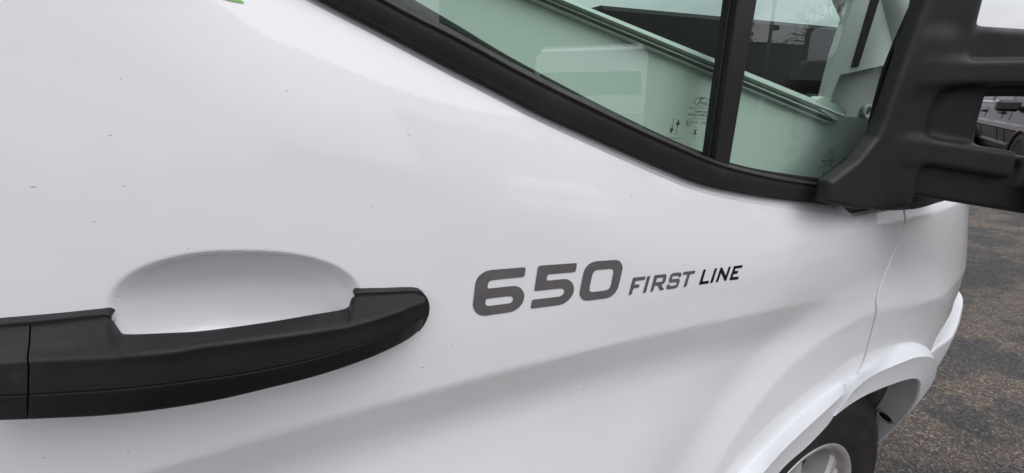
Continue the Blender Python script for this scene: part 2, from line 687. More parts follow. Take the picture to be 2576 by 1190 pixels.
def panel(name, outline, fn, material, parent, step=0.006, hem=0.003, depth=0.016, dense=None, off=0.0):
    """a sheet-metal panel: skin Y = fn(X, Z), rounded hem and a flange turned inwards"""
    L = ccw(resample(outline, step * 0.8, True))
    l0 = loop_inset(L, hem)
    V2, F = fill([l0], step, dense)
    Y = fn(V2[:, 0], V2[:, 1]) + off
    V = np.stack([V2[:, 0], Y, V2[:, 1]], 1)
    N = fn_normals(fn, V2[:, 0], V2[:, 1])
    tri = V[F]
    nn = np.cross(tri[:, 1] - tri[:, 0], tri[:, 2] - tri[:, 0])
    if nn[:, 1].mean() > 0:
        F = F[:, ::-1]
    allV, allF, allN = [V], [F], [N]
    base = len(V)
    n = len(l0)
    prof = [(0.0, 0.0, 1.0), (0.3, 0.05, 0.95), (0.7, 0.3, 0.7), (0.93, 0.65, 0.3), (1.0, 1.0, 0.0)]
    rings = []
    tl = np.roll(L, -1, 0) - np.roll(L, 1, 0)
    tl /= np.maximum(np.linalg.norm(tl, axis=1, keepdims=True), 1e-9)
    outn = np.stack([tl[:, 1], -tl[:, 0]], 1)
    n0 = fn_normals(fn, l0[:, 0], l0[:, 1])
    for (a, b, c) in prof:
        q = l0 + (L - l0) * a
        y = fn(q[:, 0], q[:, 1]) + off + b * hem
        rings.append((np.stack([q[:, 0], y, q[:, 1]], 1), n0 * c + np.stack([outn[:, 0], np.zeros(n), outn[:, 1]], 1) * (1 - c)))
    y = fn(L[:, 0], L[:, 1]) + off + depth
    rings.append((np.stack([L[:, 0], y, L[:, 1]], 1), np.stack([outn[:, 0], np.zeros(n), outn[:, 1]], 1)))
    rv = np.vstack([r[0] for r in rings])
    rn = np.vstack([r[1] for r in rings])
    rn /= np.maximum(np.linalg.norm(rn, axis=1, keepdims=True), 1e-9)
    rf = []
    for i in range(len(rings) - 1):
        for j in range(n):
            a, b = base + i * n + j, base + i * n + (j + 1) % n
            c, d = base + (i + 1) * n + (j + 1) % n, base + (i + 1) * n + j
            rf.append((a, d, c, b))
    allV.append(rv)
    allN.append(rn)
    Fs = [tuple(f) for f in F] + rf
    return mesh_obj(name, np.vstack(allV), Fs, material, parent, True, np.vstack(allN))


def surface_nets(S, org, h):
    nx, ny, nz = S.shape
    neg = S < 0
    acc = np.zeros((nx - 1, ny - 1, nz - 1, 3))
    cnt = np.zeros((nx - 1, ny - 1, nz - 1))
    offs = [(a, b, c) for a in (0, 1) for b in (0, 1) for c in (0, 1)]

    def sl(o):
        return tuple(slice(o[k], o[k] + S.shape[k] - 1) for k in range(3))
    for o1 in offs:
        for ax in range(3):
            if o1[ax] == 0:
                o2 = list(o1)
                o2[ax] = 1
                a, b = S[sl(o1)], S[sl(tuple(o2))]
                m = (a < 0) != (b < 0)
                t = np.where(m, a / np.where(m, a - b, 1), 0)
                for k in range(3):
                    acc[..., k] += np.where(m, o1[k] + (t if k == ax else 0), 0)
                cnt += m
    act = cnt > 0
    ids = -np.ones(act.shape, int)
    ids[act] = np.arange(act.sum())
    I = np.argwhere(act)
    V = org + h * (I + acc[act] / cnt[act][:, None])
    F = []
    for ax in range(3):
        u, v = (ax + 1) % 3, (ax + 2) % 3
        s0 = [slice(None)] * 3
        s1 = [slice(None)] * 3
        s0[ax], s1[ax] = slice(0, -1), slice(1, None)
        a, b = neg[tuple(s0)], neg[tuple(s1)]
        E = np.argwhere(a != b)
        E = E[(E[:, u] > 0) & (E[:, v] > 0) & (E[:, u] < S.shape[u] - 1) & (E[:, v] < S.shape[v] - 1)]
        fl = a[tuple(E.T)]
        q = []
        for du, dv in ((0, 0), (-1, 0), (-1, -1), (0, -1)):
            e = E.copy()
            e[:, u] += du
            e[:, v] += dv
            q.append(ids[tuple(e.T)])
        q = np.stack(q, 1)
        q[~fl] = q[~fl][:, ::-1]
        F.append(q)
    return V, np.vstack(F)


def sdf_obj(name, fn, lo, hi, h, material, parent):
    lo, hi = np.array(lo, float), np.array(hi, float)
    n = np.ceil((hi - lo) / h).astype(int) + 1
    g = np.meshgrid(*[lo[k] + h * np.arange(n[k]) for k in range(3)], indexing='ij')
    S = fn(*g)
    V, F = surface_nets(S, lo, h)
    e = h * 0.9
    x, y, z = V[:, 0], V[:, 1], V[:, 2]
    N = np.stack([fn(x + e, y, z) - fn(x - e, y, z), fn(x, y + e, z) - fn(x, y - e, z), fn(x, y, z + e) - fn(x, y, z - e)], 1)
    # pull the vertices onto the surface
    nl = np.maximum(np.linalg.norm(N, axis=1, keepdims=True), 1e-9)
    N = N / nl
    V = V - N * np.clip(fn(x, y, z), -h, h)[:, None] * 0.8
    return mesh_obj(name, V, F, material, parent, True, N)


def sd_box(x, y, z, c, hs, r):
    qx, qy, qz = np.abs(x - c[0]) - hs[0] + r, np.abs(y - c[1]) - hs[1] + r, np.abs(z - c[2]) - hs[2] + r
    return np.sqrt(np.maximum(qx, 0) ** 2 + np.maximum(qy, 0) ** 2 + np.maximum(qz, 0) ** 2) + np.minimum(np.maximum(qx, np.maximum(qy, qz)), 0) - r


def sd_poly(x, z, L):
    """signed distance to a 2-D polygon"""
    L = np.asarray(L, float)
    d = np.full(x.shape, 1e9)
    ins = np.zeros(x.shape, bool)
    for (x1, z1), (x2, z2) in zip(L, np.roll(L, -1, 0)):
        ex, ez = x2 - x1, z2 - z1
        wx, wz = x - x1, z - z1
        t = np.clip((wx * ex + wz * ez) / (ex * ex + ez * ez), 0, 1)
        d = np.minimum(d, (wx - ex * t) ** 2 + (wz - ez * t) ** 2)
        if z1 != z2:
            ins ^= ((z1 > z) != (z2 > z)) & (x < ex * (z - z1) / ez + x1)
    d = np.sqrt(d)
    return np.where(ins, -d, d)


def smin(a, b, k):
    h = np.clip(0.5 + 0.5 * (b - a) / k, 0, 1)
    return b * (1 - h) + a * h - k * h * (1 - h)


def smax(a, b, k):
    return -smin(-a, -b, k)


# ------------------------------------------------------------------ the shape of the vehicle's side
CREASE_X = [-0.45, -0.122, 0.07, 0.296, 0.488, 0.651, 0.801, 1.0]
CREASE_Z = [0.925, 0.936, 0.945, 0.938, 0.927, 0.918, 0.908, 0.893]
CREASE_C = np.polyfit(CREASE_X, CREASE_Z, 4)
_s = np.linspace(0, 0.7, 3000)
_slope = np.interp(_s, [0, 0.006, 0.038, 0.082, 0.13, 0.28, 0.42, 0.7], [0, 0.33, 0.31, -0.08, -0.13, -0.10, 0.02, 0.10])
_under = np.concatenate([[0], np.cumsum((_slope[1:] + _slope[:-1]) / 2 * np.diff(_s))])
_q = np.linspace(-0.5, 0.4, 3000)
def _integral(xs, ss):
    v = np.interp(_q, xs, ss)
    c = np.concatenate([[0], np.cumsum((v[1:] + v[:-1]) / 2 * np.diff(_q))])
    return c - c[-1]


_bulge = _integral([-0.5, -0.006, 0.006, 0.030, 0.075, 0.4], [0, 0, 0.24, 0.20, 0, 0])
_dip = _integral([-0.5, 0.045, 0.08, 0.11, 0.17, 0.4], [0, 0, -0.08, -0.08, 0, 0])
ARCH_C = (0.84, 0.36)

BL, BR_, BT = at_y(290, 752, 0), at_y(893, 737, 0), at_y(640, 628, 0)
BOWL_T = math.atan2(BR_[2] - BL[2], BR_[0] - BL[0])
BOWL_A = math.hypot(BR_[0] - BL[0], BR_[2] - BL[2]) / 2 + 0.004
_c = (BL + BR_) / 2
BOWL_C = (_c[0] + 0.010 * math.sin(BOWL_T), _c[2] - 0.012)
BOWL_BT = 0.0445
BOWL_BB = 0.060


def bowl(X, Z):
    dx, dz = X - BOWL_C[0], Z - BOWL_C[1]
    u = dx * math.cos(BOWL_T) + dz * math.sin(BOWL_T)
    w = -dx * math.sin(BOWL_T) + dz * math.cos(BOWL_T)
    b = np.where(w > 0, BOWL_BT, BOWL_BB)
    r = (np.abs(u / BOWL_A) ** 2.3 + np.abs(w / b) ** 2.3) ** (1 / 2.3)
    t = np.clip(1.07 - r, 0, 1)
    return 0.040 * (1 - (1 - t) ** 2.4) * sstep(0, 0.20, t)


_wt = np.array([at_y(x, y, 0.015)[[0, 2]] for x, y in ((-200, -560), (530, -140), (672, -58), (777, 0), (938, 83), (1113, 176), (1338, 294), (1570, 402), (1670, 446), (1757, 480), (1868, 506), (1980, 524), (2150, 545), (2300, 560))])


def side(X, Z):
    X, Z = np.asarray(X, float), np.asarray(Z, float)
    y = 0.6 * np.maximum(0, X - 0.994) ** 2 + 2.2 * np.maximum(0, X - 1.34) ** 2
    y = y + 0.10 * np.maximum(0, Z - 0.98) ** 1.35
    s = np.clip(np.polyval(CREASE_C, np.clip(X, -0.45, 1.0)) - Z, 0, 0.69)
    amp = np.interp(X, [0.20, 0.42, 0.62, 0.76, 0.92], [1, 0.75, 0.60, 0.35, 0.0])
    y = y + amp * np.interp(s, _s, _under)
    r = np.hypot(X - ARCH_C[0], Z - ARCH_C[1])
    c = (X - ARCH_C[0]) / np.maximum(r, 1e-6)
    q = np.clip(r - (0.505 + 0.08 * c), -0.49, 0.39)
    fade = sstep(1.30, 1.02, X)
    y = y + fade * (np.interp(q, _q, _bulge) + sstep(0.86, 0.62, X) * np.interp(q, _q, _dip))
    y = y + 0.19 * (np.clip(Z, 0.86, 1.06) - 0.925) * sstep(0.82, 0.98, X)
    # shoulder below the mirror
    w = sstep(0.50, 0.80, X)
    sh = np.maximum(0, Z - 1.008)
    y = y + w * (0.30 * (np.sqrt(sh ** 2 + 0.006 ** 2) - 0.006) * 1.0)
    y = y + sstep(0.85, 1.05, X) * 0.9 * np.maximum(0, Z - 1.0) ** 2
    # the skin rolls inwards below the window
    wd = np.maximum(0, 0.115 - np.maximum(0, np.interp(X, _wt[:, 0], _wt[:, 1]) - Z))
    y = y + 0.85 * wd ** 2 * sstep(-0.12, 0.02, X) * sstep(0.95, 0.70, X)
    return y + bowl(X, Z)


def front_side(X, Z):
    """bumper and lower wing tuck under"""
    X, Z = np.asarray(X, float), np.asarray(Z, float)
    return side(X, Z) + 0.43 * np.maximum(0, 0.76 - Z) ** 1.5 * sstep(0.90, 1.04, X)


def glass_y(X, Z):
    return 0.030 + 0.008 * (np.asarray(Z, float) - 1.1) + 0 * np.asarray(X, float)


# ================================================================== GROUND
g = mesh_obj('ground', [(-300, -300, 0), (300, -300, 0), (300, 300, 0), (-300, 300, 0)], [(0, 1, 2, 3)], M['asphalt'], None, False)
g['kind'] = 'structure'

# ================================================================== MOTORHOME
van = empty('motorhome', (0.0, 0.0, 0.0), 'white motorhome with black door handle and grey 650 lettering on its door', 'motorhome')

# lines measured along the window
MOULD_B = [(560, -140), (700, -58), (803, 0), (960, 81), (1133, 172), (1263, 238), (1354, 286), (1460, 334), (1581, 388), (1680, 431), (1763, 463), (1873, 487), (1983, 503), (2085, 514), (2115, 517)]
SKIN_T = [(530, -140), (672, -58), (777, 0), (938, 83), (1113, 176), (1246, 245), (1338, 294), (1446, 345), (1570, 402), (1670, 446), (1757, 480), (1868, 506), (1980, 524), (2085, 537), (2150, 545)]
MOULD_H = [(720, -140), (862, -60), (965, 0), (1043, 42), (1159, 100), (1288, 170), (1354, 204), (1480, 266), (1614, 330), (1700, 368), (1775, 400), (1850, 425), (1960, 450), (2070, 466), (2112, 471)]
MOULD_L = [(750, -140), (892, -62), (997, 0), (1080, 43), (1159, 86), (1289, 157), (1370, 199), (1468, 249), (1600, 314), (1680, 351), (1770, 391), (1840, 415), (1950, 440), (2060, 456), (2108, 461)]

skin_top = np.array([at_surf(x, y, side) for x, y in SKIN_T])[:, [0, 2]]
cutl = crop([(660, 90), (655, 130), (655, 190), (600, 330), (548, 470), (545, 530), (530, 600), (490, 740), (452, 812)], 2900, 700, 1.036)
cut = np.array([at_surf(x, y, side) for x, y in cutl])[:, [0, 2]]
cut_s = spline(cut, 60)
skin_top_s = spline(skin_top, 90)
gap = 0.0022

# the arch opening seen from the side
OPEN_PX = crop([(150, 1190), (350, 1010), (580, 745), (750, 620), (950, 470), (1100, 390)], 3000, 1300, 2.171)
open_w = [at_y(x, y, -0.022)[[0, 2]] for x, y in OPEN_PX]
FO = [(0.882, 0.726), (0.935, 0.729), (0.973, 0.722), (1.004, 0.703), (1.035, 0.668), (1.062, 0.635), (1.098, 0.575), (1.128, 0.515), (1.146, 0.455), (1.154, 0.40), (1.160, 0.35), (1.162, 0.30)]
open_w = [(0.452, 0.30), (0.462, 0.42), (0.52, 0.53), (0.60, 0.598)] + [tuple(p) for p in open_w[:4]] + FO
open_s = spline(open_w, 160)


def offset_curve(C, d):
    t = np.gradient(C, axis=0)
    t /= np.linalg.norm(t, axis=1, keepdims=True)
    return C + np.stack([-t[:, 1], t[:, 0]], 1) * d


# --- door skin
k_cut = cut_s[:, 0].argmin()
edge_under = offset_curve(open_s, 0.030)
eu = edge_under[(edge_under[:, 0] < cut_s[-1][0] - 0.004)]
door_outline = [(-0.33, 0.40), (eu[0][0], 0.40)] + [tuple(p) for p in eu] + [tuple(p - np.array([gap, 0])) for p in cut_s[::-1]] \
    + [tuple(p) for p in skin_top_s[::-1] if p[0] < cut_s[0][0] - 0.01] + [(-0.10, 1.44), (-0.115, 1.85), (-0.33, 1.85)]
door_outline = [p for p in door_outline if not (p[0] < cut_s[0][0] and False)]
door = panel('door', door_outline, side, M['paint'], van, 0.0065, 0.0028, 0.014,
             dense=(BOWL_C[0] - 0.12, BOWL_C[0] + 0.12, BOWL_C[1] - 0.085, BOWL_C[1] + 0.065, 0.0022))

# --- wing in front of the door
wing_outline = [tuple(p + np.array([gap, 0])) for p in cut_s] \
    + [tuple(p) for p in edge_under if p[0] > cut_s[-1][0] + 0.006 and p[0] < 1.05 and p[1] > 0.712] \
    + [(1.10, 0.752), (1.30, 0.775), (1.60, 0.78), (1.60, 1.05), (1.30, 1.17), (1.10, 1.215), (1.03, 1.228), (0.97, 1.12), (0.925, 1.07)]
wing = panel('wing', wing_outline, side, M['paint'], van, 0.0075, 0.0028, 0.02)


def bumper_fn(X, Z):
    return front_side(X, Z) - 0.011 * sstep(1.06, 1.16, X) - 0.004


bump_outline = [(1.068, 0.738), (1.10, 0.748), (1.30, 0.770), (1.60, 0.775), (1.60, 0.24), (FO[-1][0] + 0.01, 0.24)] + \
    [tuple(p) for p in offset_curve(open_s, 0.004)[::-1] if p[0] > 1.03 and p[1] > 0.26 and p[1] < 0.68]
panel('bumper', bump_outline, bumper_fn, M['flare'], van, 0.008, 0.006, 0.05)


# --- nose: bonnet and front face so that the vehicle closes
def grid_obj(name, rows, material, parent, flip=False):
    V, F = loft([np.array(r, float) for r in rows], flip=flip)
    return fix(mesh_obj(name, V, F, material, parent, True))


W = 1.98


def mirrored_rows(zs_x, fn):
    rows = []
    for (X, Z) in zs_x:
        y0 = float(fn(np.array([X]), np.array([Z]))[0])
        rows.append([(X + 0.10 * math.sin(math.pi * t) * 1.6 * (1 if X > 1.5 else 0.3), y0 + (W - 2 * y0) * t, Z + 0.03 * math.sin(math.pi * t)) for t in np.linspace(0, 1, 13)])
    return rows


grid_obj('bonnet', mirrored_rows([(1.03, 1.232), (1.10, 1.222), (1.30, 1.178), (1.602, 1.055)], side), M['paint'], van)
grid_obj('front_face', mirrored_rows([(1.602, 1.05), (1.602, 0.78), (1.602, 0.5), (1.602, 0.24)], lambda x, z: bumper_fn(x, z)), M['flare'], van)
far = MB()
far.box(-0.33, 1.5, W - 0.02, W, 0.4, 1.30)
far.build('far_side', M['paint'], van)

# --- wheel arch trims
fl_top_px = crop([(0, 1080), (250, 830), (500, 600), (692, 453)], 3000, 1300, 2.171)
fl_ch_px = crop([(50, 1150), (300, 900), (500, 712), (692, 533)], 3000, 1300, 2.171)
fr_top_px = crop([(716, 410), (900, 270), (1100, 150), (1200, 110), (1280, 120), (1335, 185)], 3000, 1300, 2.171)


def flare(name, top, cham, opn, proud, n=70, base=side, deep=0.10, flat=True):
    T, Cc, O_ = spline(top, n), spline(cham, n), spline(opn, n)
    rings = []
    for t, c, o in zip(T, Cc, O_):
        yt = float(base(t[0], t[1]))
        yc = float(base(c[0], c[1]))
        yo = float(base(o[0], o[1]))
        if flat:
            yc = yo = min(yt, yc, yo)
        m = lambda a, b, k: a + (b - a) * k
        ch = np.array([c[0], yc - proud, c[1]])
        op = np.array([o[0], yo - proud + 0.001, o[1]])
        rings.append(np.array([
            (t[0], yt + 0.004, t[1]), (t[0], yt - 0.0035, t[1]),
            tuple(m(np.array([t[0], yt - 0.0055, t[1]]), ch, 0.06)),
            tuple(m(np.array([t[0], yt - 0.005, t[1]]), ch, 0.90)),
            tuple(ch + np.array([0, -0.0006, 0])),
            tuple(m(ch, op, 0.05)), tuple(m(ch, op, 0.95)),
            (o[0], op[1] + 0.003, o[1]), (o[0], op[1] + 0.011, o[1]), (o[0], op[1] + 0.03, o[1]), (o[0], op[1] + 0.05, o[1])]))
    V, F = loft(rings, False)
    nr = len(rings[0])
    F.append(list(range(nr)))
    F.append([(len(rings) - 1) * nr + j for j in range(nr)])
    o = fix(mesh_obj(name, V, F, M['flare'], van, True))
    o.data.set_sharp_from_angle(angle=R(28))
    return o


def w_at(px, Y):
    return [tuple(at_y(x, y, Y)[[0, 2]]) for x, y in px]


YB = -0.017
rear_top = [(0.405, 0.30), (0.412, 0.42), (0.455, 0.535), (0.53, 0.626)] + w_at(fl_top_px, YB - 0.004)
rear_ch = [(0.417, 0.30), (0.425, 0.42), (0.468, 0.528), (0.54, 0.612)] + w_at(fl_ch_px, YB - 0.019)
rear_open_px = crop([(150, 1190), (350, 1010), (450, 908), (545, 800), (582, 742)], 3000, 1300, 2.171)
rear_open = [(0.462, 0.30), (0.470, 0.42), (0.525, 0.525), (0.60, 0.596)] + w_at(rear_open_px, YB - 0.016)
flare('arch_trim', rear_top, rear_ch, rear_open, 0.019)
front_open_px = crop([(600, 740), (750, 620)], 3000, 1300, 2.171)
front_open = w_at(front_open_px, YB - 0.020) + FO
fr_ch_px = crop([(745, 480), (900, 360), (1100, 250), (1220, 203), (1300, 205)], 3000, 1300, 2.171)
fo_s = spline(FO, 26)
fo_o = offset_curve(fo_s, 1.0) - fo_s
w_t = np.interp(np.arange(26), [0, 8, 11, 16, 25], [0.058, 0.066, 0.066, 0.050, 0.030])
tops = [tuple(p + n_ * w_) for p, n_, w_ in zip(fo_s[2:], fo_o[2:], w_t[2:])]
chs = [tuple(p + n_ * w_) for p, n_, w_ in zip(fo_s[2:], fo_o[2:], w_t[2:] * 0.76)]
front_top = [tuple(at_surf(x, y, front_side, -0.004)[[0, 2]]) for x, y in fr_top_px[:2]] + tops
front_ch = [tuple(at_surf(x, y, front_side, -0.023)[[0, 2]]) for x, y in fr_ch_px[:2]] + chs
front_top = [p for i, p in enumerate(front_top) if i < 2 or p[0] > front_top[1][0] + 0.02]
front_ch = [p for i, p in enumerate(front_ch) if i < 2 or p[0] > front_ch[1][0] + 0.02]


def fl_base(x, z):
    return min(float(front_side(x, z)), 1.0)


flare('arch_trim', front_top, front_ch, front_open, 0.022, 110, fl_base, 0.1, False)

# --- inside of the arch: pale return of the bumper, black liner
fo = spline(front_open, 120)
sel = fo[int(np.argmax(fo[:, 1])):]
rows = []
for i, (x, z) in enumerate(sel):
    y0 = fl_base(x, z) - 0.004
    dp = 0.014 + 0.095 * float(sstep(0.0, 0.55, i / len(sel)))
    rows.append([(x, y0, z), (x + 0.003, y0 + 0.012, z), (x + 0.004, y0 + dp, z + 0.002), (x + 0.03, y0 + dp + 0.012, z + 0.012)])
ret = grid_obj('arch_return', rows, M['inner'], van)
hole = MB()
hd_ = pray(*crop([(1005, 700)], 3000, 1300, 2.171)[0])
best = None
for i, (x, z) in enumerate(sel):
    q_ = CAM + hd_ * ((x + 0.0035 - CAM[0]) / hd_[0])
    e_ = abs(q_[2] - z)
    if best is None or e_ < best[0]:
        best = (e_, i, q_)
hi = min(max(best[1], 3), len(sel) - 4)
hx, hz = sel[hi]
hy = float(best[2][1])
t_ = sel[hi + 3] - sel[hi - 3]
t_ /= np.linalg.norm(t_)
nrm = np.array([-t_[1], t_[0]]) if -t_[1] < 0 else np.array([t_[1], -t_[0]])
ringp = []
for rad, off in ((0.019, 0.0005), (0.0165, 0.0035), (0.0135, 0.0035), (0.0125, 0.001)):
    th = np.linspace(0, 2 * math.pi, 24, endpoint=False)
    yy = hy
    ringp.append(np.stack([hx + 0.0035 + t_[0] * np.cos(th) * rad + nrm[0] * (off + 0.004), yy + np.sin(th) * rad * 1.0, hz + t_[1] * np.cos(th) * rad + nrm[1] * (off + 0.004)], 1))
V, F = loft(ringp, True)
gro = fix(mesh_obj('grommet', V, F, M['inner'], van, True))
th = np.linspace(0, 2 * math.pi, 24, endpoint=False)
mesh_obj('drain_hole', np.stack([hx + 0.0035 + t_[0] * np.cos(th) * 0.0127 + nrm[0] * 0.0052, yy + np.sin(th) * 0.0127, hz + t_[1] * np.cos(th) * 0.0127 + nrm[1] * 0.0052], 1), [list(range(24))], M['hole'], gro, False)
lin = offset_curve(open_s, 0.05)
rows = []
for yv in (0.05, 0.12, 0.36):
    rows.append([(p[0], yv + max(0, float(front_side(p[0], p[1]))) * (1 if yv < 0.2 else 0), p[1]) for p in lin])
grid_obj('arch_liner', rows, M['liner'], van)
bk = MB()
bk.box(0.40, 1.25, 0.36, 0.38, 0.2, 0.85)
bk.build('arch_back', M['liner'], van)
# dark sheet standing in for the shade inside the shut lines
sh_ = MB()
sh_.add(*loft([np.array([(p[0] - 0.03, side(p[0], p[1]) + 0.016, p[1]) for p in cut_s]), np.array([(p[0] + 0.03, side(p[0], p[1]) + 0.016, p[1]) for p in cut_s])]))
sh_.build('shut_line_shade', M['seal'], van)

# --- wheel
wheel = empty('wheel', (0.826, 0.016, 0.351))
wheel.parent = van
wheel.rotation_euler = (0, 0, R(4.5))


def lathe(prof, n, ang0=0.0):
    th = np.linspace(0, 2 * math.pi, n, endpoint=False) + ang0
    rings = [np.stack([r * np.cos(th), np.full(n, y), r * np.sin(th)], 1) for (r, y) in prof]
    return loft(rings, True)


tp = [(0.205, 0.020), (0.212, 0.010), (0.222, 0.006), (0.235, 0.000), (0.262, -0.006), (0.285, -0.0065), (0.287, -0.0075), (0.300, -0.0045), (0.318, 0.003), (0.330, 0.012), (0.334, 0.013), (0.341, 0.026), (0.3435, 0.036)]
for yy in np.linspace(0.045, 0.185, 13):
    tp.append((0.345 if int(round((yy - 0.045) / 0.01167)) % 3 else 0.338, yy))
tp += [(0.342, 0.20), (0.325, 0.215), (0.28, 0.222), (0.22, 0.215), (0.205, 0.20)]
V, F = lathe(tp, 96)
tyre = fix(mesh_obj('tyre', V, F, M['tyre'], wheel, True))
tyre.data.set_sharp_from_angle(angle=R(40))
# shoulder blocks of the tread
tb = MB()
for i in range(60):
    a = 2 * math.pi * i / 60
    ca, sa = math.cos(a), math.sin(a)
    for (y0, y1, r0, r1, w) in ((0.016, 0.047, 0.330, 0.3475, 0.011),):
        P = []
        for (yy, rr) in ((y0, 0.3345), (y0 + 0.010, 0.3435), (y1, 0.3475)):
            for s in (-1, 1):
                da = s * w / 0.345
                P.append((rr * math.cos(a + da), yy, rr * math.sin(a + da)))
            for s in (1, -1):
                da = s * w / 0.345
                P.append(((rr - 0.012) * math.cos(a + da), yy + 0.004, (rr - 0.012) * math.sin(a + da)))
        tb.add(*loft([np.array(P[0:4]), np.array(P[4:8]), np.array(P[8:12])], True, True))
tbo = tb.build('tread_blocks', M['tyre'], wheel)
tbo['kind'] = 'stuff'
# rim: barrel, lip, spokes
rp = [(0.188, 0.17), (0.190, 0.06), (0.196, 0.022), (0.203, 0.012), (0.210, 0.0065), (0.216, 0.006), (0.2185, 0.010), (0.2185, 0.02), (0.206, 0.03), (0.200, 0.16)]
V, F = lathe(rp, 80)
rim = fix(mesh_obj('rim', V, F, M['rim'], wheel, True))
rim.data.set_sharp_from_angle(angle=R(40))
V, F = lathe([(0.0, 0.020), (0.03, 0.020), (0.036, 0.024), (0.072, 0.028), (0.080, 0.036), (0.082, 0.075), (0.0, 0.075)], 40)
fix(mesh_obj('hub', V, F, M['rim'], wheel, True)).data.set_sharp_from_angle(angle=R(35))
V, F = lathe([(0.0, 0.10), (0.189, 0.10), (0.189, 0.102), (0, 0.102)], 40)
fix(mesh_obj('brake_disc', V, F, M['hole'], wheel, False))
sp_mesh = None
for i in range(10):
    a0 = 2 * math.pi * (i // 2) / 5 + (0.155 if i % 2 else -0.155) + R(100)
    rings = []
    for t in np.linspace(0, 1, 8):
        r = 0.062 + (0.198 - 0.062) * t
        w = 0.0125 + 0.006 * abs(t - 0.35) + 0.010 * t ** 6
        yf = 0.026 - 0.010 * math.sin(math.pi * t) + 0.001 + (-0.004 * t)
        a = a0 + (0.35 * (1 - t)) * (-1 if i % 2 else 1) * 0.25
        ca, sa = math.cos(a), math.sin(a)
        ring = []
        for (u, v) in ((-w, 0.045), (-w, 0.006), (-w * 0.55, 0.0), (w * 0.55, 0.0), (w, 0.006), (w, 0.045)):
            ring.append((r * ca - u * sa, yf + v, r * sa + u * ca))
        rings.append(np.array(ring))
    V, F = loft(rings, True, True)
    so = fix(mesh_obj('spoke', V, F, M['rim'], wheel, True))
    so.data.set_sharp_from_angle(angle=R(30))

# ------------------------------------------------------------------ door handle
def c5(p):
    return crop(p, 0, 900, 1.4878)


def c6(p):
    return crop(p, 800, 900, 1.7)


H_IN = c5([(-120, 570), (0, 560), (270, 540), (560, 507), (628, 512), (660, 545), (690, 592), (740, 607), (1000, 598)]) + \
    c6([(0, 669), (400, 615), (700, 565), (880, 535), (945, 517), (962, 500), (968, 466), (998, 436), (1040, 428), (1200, 422), (1370, 414), (1430, 426), (1460, 446), (1476, 470)])
H_SH = c5([(-120, 760), (0, 750), (170, 735), (600, 719), (1000, 690)]) + c6([(0, 748), (500, 690), (900, 635), (1100, 588), (1300, 530), (1420, 484), (1466, 474)])
H_SE = c5([(-120, 972), (0, 965), (190, 957), (700, 925)]) + c6([(0, 990), (300, 945), (700, 860), (1000, 770), (1250, 680), (1400, 605), (1478, 562)])
H_BO = c5([(-120, 1114), (0, 1110), (230, 1102), (700, 1075)]) + c6([(0, 1150), (500, 1035), (800, 955), (1100, 850), (1300, 757), (1400, 697), (1450, 645), (1485, 575)])


_fx = {}


def fx(poly, x):
    key = id(poly)
    if key not in _fx:
        q = spline(sorted(poly), 500)
        xs = np.linspace(q[:, 0].min(), q[:, 0].max(), 600)
        ys = np.interp(xs, q[:, 0], q[:, 1])
        if poly is not H_IN:
            pad_ = np.concatenate([2 * ys[0] - ys[25:0:-1], ys, 2 * ys[-1] - ys[-2:-27:-1]])
            ys = np.convolve(pad_, np.hanning(51) / np.hanning(51).sum(), 'same')[25:-25]
        _fx[key] = (xs, ys)
    return np.interp(x, *_fx[key])


# standing-out of the grip along the photograph's x measure (metres from the door plane)
def out_sh(x):
    return np.interp(x, [-60, 100, 350, 600, 800, 950, 1020, 1062, 1082], [-0.046, -0.050, -0.054, -0.054, -0.049, -0.038, -0.028, -0.018, -0.012])


def out_in(x):
    return np.interp(x, [-60, 250, 285, 320, 400, 700, 800, 850, 872, 895, 1085], [-0.006, -0.006, -0.012, -0.026, -0.031, -0.031, -0.028, -0.022, -0.011, -0.0065, -0.0065])


def handle_ring(xs):
    """cross-section of the handle; xs = measure along the handle"""
    pi_ = at_y(xs, fx(H_IN, xs), out_in(xs))
    ps = at_y(xs - 4, fx(H_SH, xs - 4), out_sh(xs))
    pe = at_y(xs - 6, fx(H_SE, xs - 6), out_sh(xs) - 0.0035)
    pb = at_y(xs - 8, fx(H_BO, xs - 8), out_sh(xs) + 0.0015)
    return pi_, ps, pe, pb


def bez(a, c, b, n):
    t = np.linspace(0, 1, n)[:, None]
    return (1 - t) ** 2 * a + 2 * t * (1 - t) * c + t * t * b


